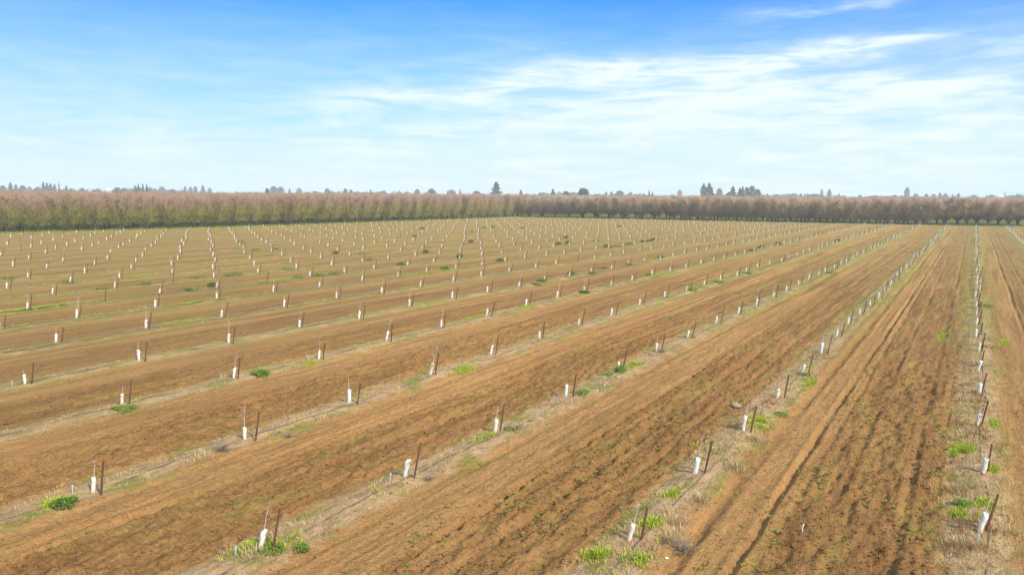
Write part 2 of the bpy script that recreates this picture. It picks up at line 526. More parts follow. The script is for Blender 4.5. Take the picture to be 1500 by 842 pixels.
def stake_mesh(h, seed):
    mb = MB()
    w, t = .050, .009
    prof = [(-w/2, 0), (-t/2, 0), (-t/2, -w*.75), (t/2, -w*.75), (t/2, 0), (w/2, 0), (w/2, t), (-w/2, t)]   # T section
    n = len(prof)
    V = [(x, y, z) for z in (-.15, h) for x, y in prof]
    Q = [(j, (j+1) % n, n+(j+1) % n, n+j) for j in range(n)]
    Q += [(n+1, n+2, n+3, n+4), (n+0, n+5, n+6, n+7)]
    mb.add(V, [(n+0, n+1, n+4), (n+0, n+4, n+5)], Q)
    for k in range(int(h/.09)):
        mb.box((0, t+.004, .1+k*.09), (.016, .010, .03))
    return mb.mesh('stake')


GUARDS = [guard_mesh(.50, .118, 1), guard_mesh(.53, .112, 2), guard_mesh(.46, .124, 3)]
STEMS = [(stem_mesh(1.02, 1, 2), 'a short bare whip'), (stem_mesh(.86, 2, 0), 'a stubby cut whip'), (stem_mesh(1.2, 3, 5), 'a few upright twigs'),
         (stem_mesh(1.45, 4, 9), 'a tall branching whip'), (stem_mesh(.62, 5, 0), 'barely any stem showing above it')]
STAKES = [stake_mesh(.91, 1), stake_mesh(.97, 2), stake_mesh(.80, 3)]
LEAN_DIR = Vector((.85, .53, 0)).normalized()


def lean_quat(deg, spin, jit=.25):
    d = (LEAN_DIR+Vector((random.uniform(-jit, jit), random.uniform(-jit, jit), 0))).normalized()
    ax = Vector((0, 0, 1)).cross(d)
    return Quaternion(ax, R(deg)) @ Quaternion((0, 0, 1), spin)


def spots():
    out = []
    for i in range(-1, 26):
        seen = SEEN.get(i, [])
        x0 = ROW0-LANE*i
        ys = [(x, y, True) for x, y in seen]
        yk = .45-.02*max(0, i-5)
        k = 0
        while True:
            y = yk+STEP*k; k += 1
            if y > 262: break
            if y < 5: continue
            if seen and seen[0][1]-2.4 < y < seen[-1][1]+2.4: continue
            ys.append((x0+random.gauss(0, .10), y+random.gauss(0, .15), False))
        ys.sort(key=lambda a: a[1])
        n = 0
        for x, y, ob in ys:
            if y > far_y(x)-5 or x < edge_x(y)+4: continue
            if not in_view(x, y): continue
            r = random.random()
            kind = 'both'
            if not ob:
                if r < .025: continue
                if r < .055: kind = 'stake'
                elif r < .12: kind = 'tree'
            n += 1
            out.append(dict(i=i, x=x, y=y, n=n, kind=kind, d=math.hypot(x, y)))
    return out


SP = spots()
trees = sorted([s for s in SP if s['kind'] != 'stake'], key=lambda s: s['d'])
stks = sorted([s for s in SP if s['kind'] != 'tree'], key=lambda s: s['d'])
FIRST_LOOK = {(1, 0): 0, (2, 0): 0, (3, 0): 0, (2, 3): 4, (2, 4): 4, (3, 1): 2}
protos = {}
# counts along a row start at the nearest one
cnt = {}
for s in sorted(SP, key=lambda s: s['y']):
    if s['kind'] != 'stake':
        cnt[s['i']] = cnt.get(s['i'], 0)+1; s['tn'] = cnt[s['i']]
cnt = {}
for s in sorted(SP, key=lambda s: s['y']):
    if s['kind'] != 'tree':
        cnt[s['i']] = cnt.get(s['i'], 0)+1; s['sn'] = cnt[s['i']]


def tree_proto(gi, si):
    if (gi, si) in protos: return protos[(gi, si)].copy(), True
    e = bpy.data.objects.new('sapling', None); e.empty_display_size = .3
    protos[(gi, si)] = e
    return e, False


for k, s in enumerate(trees):
    s['gi'] = random.randrange(3)
    s['si'] = random.choices(range(5), (5, 4, 2, .7, 2.5))[0]
    if s['i'] in SEEN:
        j = s['tn']-1
        if (s['i'], j) in FIRST_LOOK: s['si'] = FIRST_LOOK[(s['i'], j)]
    s['q'] = lean_quat(random.gauss(7.5 if s['i'] > 2 else 9, 3.2), random.uniform(0, 6.28))
    s['z'] = hz(s['x'], s['y'])-.01
    s['sc'] = random.uniform(.84, 1.08)*(1 if s['d'] < 60 else .93)
    if k >= 300: continue
    e, copied = tree_proto(s['gi'], s['si'])
    col.objects.link(e)
    e.location = (s['x'], s['y'], s['z']); e.rotation_mode = 'QUATERNION'; e.rotation_quaternion = s['q']
    e.scale = (s['sc'],)*3
    look = STEMS[s['si']][1]
    tag(e, 'young tree in white guard with %s, %s guard up from the near end of %s' % (look, nth(s['tn']), row_name(s['i'])), 'sapling',
        'young guarded trees in the planting rows')
    if len(e['label'].split()) > 16 or s['i'] < 1:
        e['label'] = 'white-guarded sapling with %s, %s from the camera in %s' % (look.replace(' showing above it', ''), nth(s['tn']), row_name(s['i']))
    if len(e['label'].split()) > 16:
        e['label'] = 'white-guarded sapling, %s from the camera in %s' % (nth(s['tn']), row_name(s['i']))
    link('guard', GUARDS[s['gi']], M['guard'], e)
    link('stem', STEMS[s['si']][0], M['stem'], e)

for k, s in enumerate(stks):
    s['vi'] = random.choices(range(3), (5, 3, 2))[0]
    ox, oy = random.gauss(.24, .05), random.gauss(.10, .05)
    if s['i'] <= 0: ox, oy = random.gauss(.13, .03), random.gauss(.12, .05)
    s['sx'], s['sy'] = s['x']+ox, s['y']+oy
    s['sz'] = hz(s['sx'], s['sy'])
    s['qs'] = lean_quat(random.gauss(8.5 if s['i'] > 0 else 7.5, 2.5), random.uniform(-.5, .5))
    if k >= 300: continue
    o = link('stake', STAKES[s['vi']], M['stake'])
    o.location = (s['sx'], s['sy'], s['sz']); o.rotation_mode = 'QUATERNION'; o.rotation_quaternion = s['qs']
    tag(o, 'rusty stake, %s from the camera in %s' % (nth(s['sn']), row_name(s['i'])), 'stake', 'rusty stakes beside the young trees')


def merged(name, items, label, cat, mat_of):
    """many small far copies in one mesh"""
    V = []; T = []; Q = []; A = []; MI = []; n = 0; mats = []
    me = bpy.data.meshes.new(name)
    vs = []; faces = []; mi = []
    for src, mat, q, loc, sc in items:
        if mat not in mats: mats.append(mat)
        k = mats.index(mat)
        co = np.empty(len(src.vertices)*3, np.float32); src.vertices.foreach_get('co', co); co = co.reshape(-1, 3)
        rm = np.array(q.to_matrix())
        vs.append((co*sc) @ rm.T+np.array(loc))
        for p in src.polygons:
            faces.append([v+n for v in p.vertices]); mi.append(k)
        n += len(co)
    me.from_pydata(np.concatenate(vs).tolist(), [], faces)
    for m_ in mats: me.materials.append(m_)
    me.polygons.foreach_set('material_index', mi)
    o = bpy.data.objects.new(name, me); col.objects.link(o)
    return tag(o, label, cat, kind='stuff')


far_it = []
for s in trees[300:]:
    loc = (s['x'], s['y'], s['z'])
    far_it.append((GUARDS[s['gi']], M['guard'], s['q'], loc, s['sc']))
    far_it.append((STEMS[s['si']][0], M['stem'], s['q'], loc, s['sc']))
if far_it: merged('distant_saplings', far_it, 'white specks of guarded saplings in the far part of the field', 'saplings', None)
far_it = [(STAKES[s['vi']], M['stake'], s['qs'], (s['sx'], s['sy'], s['sz']), 1.0) for s in stks[300:]]
if far_it: merged('distant_stakes', far_it, 'thin dark stakes in the far part of the field', 'stakes', None)

# ------------------------------------------------------------------ drip hoses, risers
for i in range(-1, 9):
    x0 = ROW0-LANE*i
    ys = np.arange(3, 150, .45)
    xs = x0+.16+.30*vnoise(ys/4.2, ys*0+i*3.1, 3)+.10*vnoise(ys/1.1, ys*0+i, 6)
    keep = [in_view(a, b, 0, 200) for a, b in zip(xs, ys)]
    xs, ys = xs[keep], ys[keep]
    zs = height(xs, ys)+.004+.035*vnoise(ys/1.7, ys*0+i*5, 12)
    mb = MB(); mb.tube(np.stack([xs, ys, zs], 1), .016, 6, True, .4)
    o = link('drip_hose', mb.mesh('drip_hose', True), M['hose'])
    tag(o, 'thin black drip hose lying along %s' % row_name(i), 'hose', 'drip hoses along the rows')

rm = MB()
rm.tube([(0, 0, -.05), (0, 0, .2), (.004, 0, .24)], [.022, .022, .022], 8, True, .3)
rm.tube([(0, 0, .24), (0, 0, .29)], [.034, .03], 8, True, .8)
riser_me = rm.mesh('irrigation_riser')
for (x, y, lb) in [(-12.96, 9.75, 'short blue-grey riser by the hose, at the bottom edge left of centre'), (-12.95, 14.72, 'blue-grey riser before the second guard of slanting row two'),
                   (-13.12, 24.3, 'blue-grey riser before the guard beside the round dark green weed'), (-19.4, 9.75, 'blue-grey riser just left of the nearest guard of slanting row three'),
                   (-26.5, 19.6, 'blue-grey riser just left of the second guard of slanting row four'), (-32.75, 14.4, 'blue-grey riser beside the left edge on slanting row five'),
                   (.55, 19.2, 'blue-grey riser below the nearest guard of the upright row'), (-26.15, 24.1, 'blue-grey riser just left of the third guard of slanting row four')]:
    o = link('irrigation_riser', riser_me, M['riser']); o.location = (x, y, hz(x, y)); o.rotation_euler = (R(random.uniform(-6, 6)), R(6), 0); o.scale = (.75, .75, .75)
    tag(o, lb, 'riser', 'irrigation risers')

# ------------------------------------------------------------------ grass and weeds
def blades(P, per, h0, h1, spread, width, name, mat, label, cat, tint_c=None, bend=.5):
    """tufts at P (n,3): each tuft `per` blades"""
    n = len(P)
    c = np.repeat(P, per, 0)
    N = len(c)
    an = rng.random(N)*6.283; rad = spread*np.sqrt(rng.random(N))
    b = c.copy(); b[:, 0] += rad*np.cos(an); b[:, 1] += rad*np.sin(an)
    b[:, 2] = height(b[:, 0], b[:, 1])-.005
    hh = h0+(h1-h0)*rng.random(N)
    hh *= np.repeat(.6+.8*rng.random(n), per)
    a2 = an+rng.normal(0, .6, N)
    out = bend*hh*(.4+.9*rng.random(N))
    tip = b+np.stack([np.cos(a2)*out, np.sin(a2)*out, hh], 1)
    w = width*(.6+.8*rng.random(N))
    sd = np.stack([-np.sin(a2+rng.normal(0, .8, N)), np.cos(a2+rng.normal(0, .8, N)), np.zeros(N)], 1)*w[:, None]/2
    midp = b*.45+tip*.55; midp[:, 2] += .15*hh
    V = np.stack([b-sd, b+sd, midp+sd*.8, tip, midp-sd*.8], 1).reshape(-1, 3)
    k = np.arange(N)[:, None]*5
    T = np.concatenate([k+np.array([2, 3, 4])])
    Q = k+np.array([0, 1, 2, 4])
    tint = np.repeat(np.clip(np.repeat(rng.random(n), per)*.6+.4*rng.random(N), 0, 1), 5)
    o = link(name, np_mesh(name, V, T, Q, False, {'tint': tint}), mat)
    tag(o, label, cat, kind='stuff')


def berm_points(rows, y0, y1, per_m, wid, seed, thr=None, offset=0.0):
    out = []
    for i in rows:
        x0 = ROW0-LANE*i+offset
        n = int((y1-y0)*per_m)
        y = y0+(y1-y0)*rng.random(n)
        x = x0+rng.normal(0, wid, n)
        ok = np.array([in_view(a, b, 0, 60) for a, b in zip(x, y)], bool) if n else np.zeros(0, bool)
        if thr is not None: ok &= vnoise(x/1.3, y/1.5, seed+i) > thr
        x, y = x[ok], y[ok]
        out.append(np.stack([x, y, height(x, y)], 1))
    return np.concatenate(out)


def patch(x, y, rx, ry, n):
    n = int(n*2.3)
    a = rng.random(n)*6.283; r = np.abs(rng.normal(0, .47, n))
    px = x+rx*r*np.cos(a); py = y+ry*r*np.sin(a)
    ok = vnoise(px/.22, py/.3, 91) > -.12
    px, py = px[ok], py[ok]
    return np.stack([px, py, height(px, py)], 1)


dry = np.concatenate([
    berm_points([0, 1], 12, 60, 22, .42, 1, -.05), berm_points([0, 1], 60, 130, 8, .4, 1, -.1), berm_points([-1], 60, 230, 4, .4, 1, -.1),
    berm_points([2, 3, 4], 8, 75, 14, .35, 1, -.05), berm_points(range(5, 12), 12, 90, 6.0, .4, 1, -.05), berm_points(range(2, 16), 70, 160, 1.6, .4, 1)])
blades(dry, 22, .02, .10, .19, .009, 'dry_grass', M['dry'], 'straw coloured dry grass matted along the planting strips', 'grass', bend=1.1)
tall = np.concatenate([patch(-5.35, 15.7, .35, .5, 34), patch(-5.6, 16.6, .4, .5, 30), patch(-5.5, 18.3, .3, .6, 22), patch(-5.3, 21, .4, .7, 26), patch(-5.4, 24, .4, .6, 22), patch(-5.5, 29.7, .5, 1, 30), patch(-5.6, 33, .4, 1, 20),
                       patch(.35, 18.9, .6, .4, 36), patch(1.2, 20.6, .35, .7, 30), patch(.1, 22.7, .5, .5, 28), patch(1.1, 24, .35, .5, 22), patch(.2, 28.3, .5, .8, 26), patch(1.1, 32, .4, .9, 24), patch(.2, 36, .5, 1, 24), patch(.9, 41, .4, 1.4, 24), patch(1.0, 48.6, .6, .8, 26),
                       patch(-12.6, 10.0, .3, .5, 8), patch(-12.4, 16, .3, .8, 12), patch(-19, 13.2, .3, .8, 14), patch(-12.6, 24, .3, 1, 14), patch(-18.8, 18, .3, 1, 12)])
blades(tall[::2], 22, .04, .19, .2, .010, 'tall_dry_grass', M['dry'], 'taller pale dry grass tufts along the two right hand rows', 'grass', bend=.8)
red = np.concatenate([berm_points([0], 14, 50, 9, .45, 51, .08), berm_points([1], 14, 40, 5, .4, 51, .12)])
blades(red, 16, .05, .16, .18, .016, 'rusty_grass', M['red_dry'], 'reddish brown withered grass on the nearer planting strips', 'grass')


lime = np.concatenate([
    patch(-5.75, 25.6, .42, 1.1, 190), patch(.2, 26.4, .40, .95, 150), patch(.95, 25.0, .2, .6, 30), patch(.75, 21.6, .30, .75, 80), patch(.2, 20.9, .2, .5, 45),
    patch(-18.95, 26.6, .42, 1.4, 130), patch(-53.3, 25.0, .8, 4.5, 330), patch(-12.75, 31.4, .35, .9, 110), patch(-6.05, 16.1, .28, .45, 50),
    patch(-6.5, 14.2, .4, .5, 70), patch(-5.7, 14.4, .3, .4, 35), patch(-5.4, 32.8, .25, 1.2, 60), patch(-6.25, 18.1, .25, .35, 25), patch(-12.6, 10.7, .25, .6, 30), patch(-13.0, 10.15, .3, .5, 45),
    patch(-19.2, 9.2, .3, .6, 40), patch(1.1, 30.4, .2, .6, 30), patch(-60, 23, .6, 4, 140), patch(-26.5, 38, .3, 2.2, 60), patch(-25.9, 44, .3, 3, 60), patch(-32.6, 41, .3, 3, 60),
    patch(-1.1, 49.0, .35, 2.2, 60), patch(1.9, 48.5, .4, 1.6, 40), patch(-12.9, 19.3, .3, .7, 40), patch(-25.7, 24, .3, 1.2, 30), patch(-46.5, 33, .4, 3, 90), patch(-53, 45, .5, 4, 120),
    patch(-40, 27, .3, 2, 50), patch(-67, 40, .6, 5, 120), patch(-46, 60, .5, 5, 120), patch(-26, 70, .4, 6, 110), patch(-19.7, 85, .4, 6, 80), patch(-33, 86, .5, 7, 110),
    berm_points([0, 1], 12, 70, 9, .5, 77, .1), berm_points([2, 3, 4], 8, 70, 5, .5, 77, .12), berm_points(range(5, 20), 20, 130, 3, .5, 77, .1)])
blades(lime, 10, .03, .11, .12, .018, 'green_grass', M['lime'], 'bright lime green grass growing in patches along the rows', 'grass')

# the green verge at the foot of the orchards
vx = []; 
for _ in range(2600):
    y = random.uniform(62, 228); x = float(edge_x(y))+random.uniform(-4, 4.5)
    if in_view(x, y, 0, 20): vx.append((x, y, 0))
for _ in range(2200):
    x = random.uniform(-138, 22); y = float(far_y(x))+random.uniform(-4.5, 5)
    if in_view(x, y, 0, 20): vx.append((x, y, 0))
blades(np.array(vx), 5, .12, .4, .5, .07, 'verge_grass', M['lane'], 'green verge grass along the foot of the orchards', 'grass')


def lane_seedlings():
    n = 110000
    rr = 11+105*rng.random(n)**1.3
    az = CAM_YAW+(rng.random(n)-.5)*R(80)
    x = rr*np.sin(az); y = rr*np.cos(az)
    t = ((x-ROW0)/LANE) % 1
    lane = np.floor((x-ROW0)/LANE)
    pn = fbm(x/.9, y/2.2, 61, 3)+.35*vnoise(x/.25, y/.4, 63)
    rich = np.where(lane == -1, 1.1, np.where(lane == -2, .65, np.where(lane == 0, .7, .22)))
    band = np.where(lane == -1, np.exp(-((t-.47)/.13)**2)+.4*np.exp(-((t-.8)/.08)**2), np.exp(-((t-.52)/.17)**2)+.12)
    p = rich*band*sstep(-.02, .4, pn)*1.5
    p = np.maximum(p, .05*sstep(.1, .4, pn))
    k = rng.random(n) < p
    x, y = x[k], y[k]; n = len(x)
    z = height(x, y)
    L = 5
    a = rng.random((n, 1))*6.28+np.arange(L)[None]*6.28/L+rng.normal(0, .3, (n, L))
    s = (.018+.05*rng.random((n, 1))**1.6)*(.7+.6*rng.random((n, L)))
    dx, dy = np.cos(a)*s, np.sin(a)*s
    up = s*(.25+.7*rng.random((n, L)))
    c = np.stack([x, y, z+.01], 1)[:, None, :]
    p0 = np.broadcast_to(c, (n, L, 3))
    p1 = p0+np.stack([dx*.55-dy*.3, dy*.55+dx*.3, up*.8], -1)
    p2 = p0+np.stack([dx*1.1, dy*1.1, up*.9], -1)
    p3 = p0+np.stack([dx*.55+dy*.3, dy*.55-dx*.3, up*.8], -1)
    V = np.stack([p0, p1, p2, p3], 2).reshape(-1, 3)
    Q = (np.arange(n*L)*4)[:, None]+np.arange(4)[None]
    tint = np.repeat(np.clip(np.repeat(rng.random(n), L)*.7+.3*rng.random(n*L), 0, 1), 4)
    o = link('lane_weeds', np_mesh('lane_weeds', V, None, Q, False, {'tint': tint}), M['lane'])
    tag(o, 'thin olive seedlings sprouting in the tilled lanes', 'weeds', kind='stuff')


lane_seedlings()


def weed_mesh(seed, leaves, rad, h, leaf):
    rs = np.random.RandomState(seed)
    mb = MB()
    for k in range(leaves):
        a = rs.rand()*6.28; r = rad*math.sqrt(rs.rand()); f = 1-(r/rad)**2
        rr = r*(1+.25*math.sin(3*a+seed))
        z = h*(.12+.85*rs.rand()**.7*(0.35+.65*f))
        c = np.array([rr*math.cos(a), rr*math.sin(a), z])
        L = leaf*(.6+.8*rs.rand())
        d = np.array([math.cos(a+rs.randn()*.7), math.sin(a+rs.randn()*.7), rs.uniform(-.3, .7)]); d /= np.linalg.norm(d)
        s = np.cross(d, [0, 0, 1]); s /= np.linalg.norm(s)
        s = s*.8+np.array([0, 0, rs.randn()*.3])
        V = [c, c+d*L*.5+s*L*.33, c+d*L+np.array([0, 0, -.15*L]), c+d*L*.5-s*L*.33]
        mb.add(V, None, [(0, 1, 2, 3)], float(np.clip(rs.rand()*.8+.1, 0, 1)))
    for k in range(9):
        a = rs.rand()*6.28; r = rad*.6*rs.rand()
        mb.tube([(0, 0, -.02), (r*math.cos(a)*.6, r*math.sin(a)*.6, h*.4), (r*math.cos(a), r*math.sin(a), h*.75)], [.01, .008, .004], 4, True, .7)
    return mb.mesh('weed')


def brush_mesh(seed, n, rad, h):
    rs = np.random.RandomState(seed)
    mb = MB()
    for k in range(n):
        a = rs.rand()*6.28; el = rs.uniform(.1, 1.3); L = rad*(.5+.7*rs.rand())
        p1 = np.array([math.cos(a)*math.cos(el)*L*.5, math.sin(a)*math.cos(el)*L*.5, h*.9*math.sin(el)*.6])
        p2 = p1+np.array([math.cos(a+rs.randn()*.5)*L*.5, math.sin(a+rs.randn()*.5)*L*.5, h*rs.uniform(-.15, .45)])
        mb.tube([(rs.randn()*.03, rs.randn()*.03, 0), p1, p2], [.006, .005, .003], 3, False, rs.rand())
    return mb.mesh('brush')


WEEDS = [weed_mesh(1, 420, .42, .42, .13), weed_mesh(2, 300, .50, .26, .12), weed_mesh(3, 360, .34, .60, .14), weed_mesh(4, 260, .6, .22, .13)]
# x, y (metres), mesh, scale
def ground_at(px, py):
    d = AX[2]+AX[0]*(px-750)/FOC-AX[1]*(py-421)/FOC
    t = -EYE/d[2]
    return float(d[0]*t), float(d[1]*t)


NEAR_WEEDS = [((-18.95, 9.30), 0, .68, 'leafy bright green weed clump left of the nearest guard of slanting row three'),
              ((-25.75, 14.95), 1, .75, 'dark flat weed clump under the nearest guard and stake of slanting row four'),
              ((-25.75, 21.1), 0, .9, 'round fresh green weed clump right of the second guard of slanting row four'),
              ((-12.75, 29.75), 2, .75, 'upright green weed at the foot of the fifth guard of slanting row two'),
              ((-13.05, 29.0), 3, .55, 'low dark weeds just left of the fifth guard of slanting row two'),
              ((-12.65, 25.7), 1, .75, 'dark green weed mound right of the fourth guard of slanting row two'),
              ((-5.45, 27.2), 3, .6, 'dark weed at the upper end of the lime grass patch on slanting row one'),
              ((-12.7, 20.45), 1, .5, 'small green weed under the third stake of slanting row two'),
              ((.25, 21.6), 0, .5, 'green weed left of the second guard of the upright row'),
              ((-12.1, 10.85), 2, .45, 'small green weed right of the nearest stake of slanting row two'),
              ((-12.55, 10.35), 3, .55, 'flat green weeds at the foot of the nearest guard of slanting row two'),
              ((-5.85, 33.9), 1, .6, 'green weed behind the fifth guard of slanting row one')]
# dark clumps farther off, as (x, y) spots on the ground
FARW_PX = [(149, 422.5, 1), (213, 416, 3), (100, 414, 1), (13, 408, 1), (311, 419, 2), (273, 427, 1), (283, 426, 1), (288, 407, 3), (333, 404, 3), (348, 403, 3), (421, 395, 3), (395, 375, 3),
 (347.5, 365, 3), (353, 356, 1), (374, 367, 1), (468, 404, 3), (490, 402, 3), (492, 372.5, 2), (435, 407.5, 1), (403, 365, 1), (531, 373, 1), (542.5, 381, 1), (587.5, 388, 0), (624, 370.5, 0), (625, 363, 1),
 (651, 397, 0), (690, 356, 2), (673, 378, 2), (732.5, 384, 0), (708, 334.7, 0), (723, 333.7, 0), (691.6, 340.8, 1), (618, 336, 0), (608, 346.7, 0), (836, 404, 2), (794, 414, 0), (786, 417.5, 1), (856.7, 431.7, 0),
 (866.7, 401, 1), (884, 394.5, 1), (829, 349.7, 0), (818, 359, 0), (831.7, 358, 2), (887.5, 362.5, 2), (892.5, 363, 1), (943, 355, 0), (951, 355, 0), (957.5, 353, 0), (922.5, 358, 0), (905, 361.7, 1), (968, 378, 0),
 (952.5, 405, 1), (907.5, 332.5, 0), (872, 354, 1), (920, 389, 1), (766, 335, 0), (780, 331, 0), (1095, 401.7, 1), (1053, 415, 1), (1013, 428, 1), (1140, 358, 0), (1226.7, 354, 0), (1218, 400.7, 1), (1115, 363, 0), (1101.7, 368, 0), (1442, 449, 1)]
wlist = [(x, y, m_, s_, lb) for (x, y), m_, s_, lb in NEAR_WEEDS]
fw = []
for px, py, m_ in FARW_PX:
    x, y = ground_at(px, py)
    dd = math.hypot(x, y)
    fw.append((x, y, m_, .75+min(dd, 140)/230))
cw = {}
for x, y, m_, s_ in sorted(fw, key=lambda a: a[1]):
    i = int(round((ROW0-x)/LANE))
    cw[i] = cw.get(i, 0)+1
    i_name = row_name(i) if i > 0 else 'the upright row near the right edge'
    wlist.append((x, y, m_, s_, 'dark green weed clump, %s one out along %s' % (nth(cw[i]), i_name)))
for x, y, m_, s_, lb in wlist:
    o = link('weed_clump', WEEDS[m_], M['weed'])
    o.location = (x, y, hz(x, y)); o.rotation_euler = (0, 0, random.uniform(0, 6.28)); o.scale = (s_*.88, s_*.88, s_*random.uniform(.65, .9))
    tag(o, lb, 'weed', 'green weed clumps')

BR = [brush_mesh(1, 130, .5, .42), brush_mesh(2, 110, .42, .3)]
for x, y, m_, s_, lb in [(-19.0, 14.0, 0, 1.0, 'grey tangle of dry brush left of the second guard of slanting row three'), (-12.55, 20.6, 1, .9, 'grey dry brush at the third stake of the second row from the upright row'),
                         (-12.7, 34.6, 0, .9, 'grey dry brush below the sixth guard of slanting row two'), (-18.6, 16.2, 1, .8, 'thin dry brush right of the second guard of slanting row three'),
                         (-5.1, 15.55, 0, 1.15, 'pale tall dry brush right of the nearest stake of slanting row one'), (-12.3, 15.6, 1, .7, 'dull dry brush at the second stake of slanting row two')]:
    o = link('dry_brush', BR[m_], M['brush']); o.location = (x, y, hz(x, y)); o.scale = (s_*.85, s_*.85, s_*.7); o.rotation_euler = (0, 0, random.uniform(0, 6))
    tag(o, lb, 'dry weed', 'dry brush clumps')

# stone and scraps
def lump(seed, r, flat):
    rs = np.random.RandomState(seed); mb = MB(); n, lv = 9, 6
    V = [(0, 0, -r*.4*flat)]
    for k in range(1, lv):
        ph = -math.pi/2+math.pi*k/lv
        for j in range(n):
            q = r*(1+.16*rs.randn()); th = 2*math.pi*j/n
            V.append((q*math.cos(ph)*math.cos(th)*1.35, q*math.cos(ph)*math.sin(th), flat*q*math.sin(ph)))
    V.append((0, 0, r*flat))
    Q = [(1+k*n+j, 1+k*n+(j+1) % n, 1+(k+1)*n+(j+1) % n, 1+(k+1)*n+j) for k in range(lv-2) for j in range(n)]
    T = [(0, 1+(j+1) % n, 1+j) for j in range(n)]+[(len(V)-1, len(V)-1-n+j, len(V)-1-n+(j+1) % n) for j in range(n)]
    mb.add(V, T, Q, .4)
    return mb.mesh('stone')


o = link('stone', lump(3, .15, .7), M['stone']); x, y = -7.13, 27.58
o.location = (x, y, hz(x, y)+.05); tag(o, 'pale stone lying alone on the soil beside the first row left of the upright one', 'stone')
sm = lump(8, .032, .7)
for x, y, lb in [(-12.35, 26.5, 'white scrap right of the dark weed mound on slanting row two'), (-12.4, 27.3, 'white scrap between two weed clumps on slanting row two'),
                 (-5.2, 14.9, 'tiny white scrap below the nearest stake of slanting row one')]:
    o = link('white_scrap', sm, M['scrap']); o.location = (x, y, hz(x, y)+.03); o.rotation_euler = (0, 0, x*3); tag(o, lb, 'litter', 'white scraps')
x, y = ground_at(1175, 776)
mb = MB(); mb.tube([(0, 0, -.03), (.01, .01, .14), (.03, .02, .2)], [.014, .014, .012], 6, True, .3)
o = link('marker_stick', mb.mesh('marker_stick'), M['scrap']); o.location = (x, y, hz(x, y)); tag(o, 'short white stick standing in the weedy lane at lower right', 'stick')

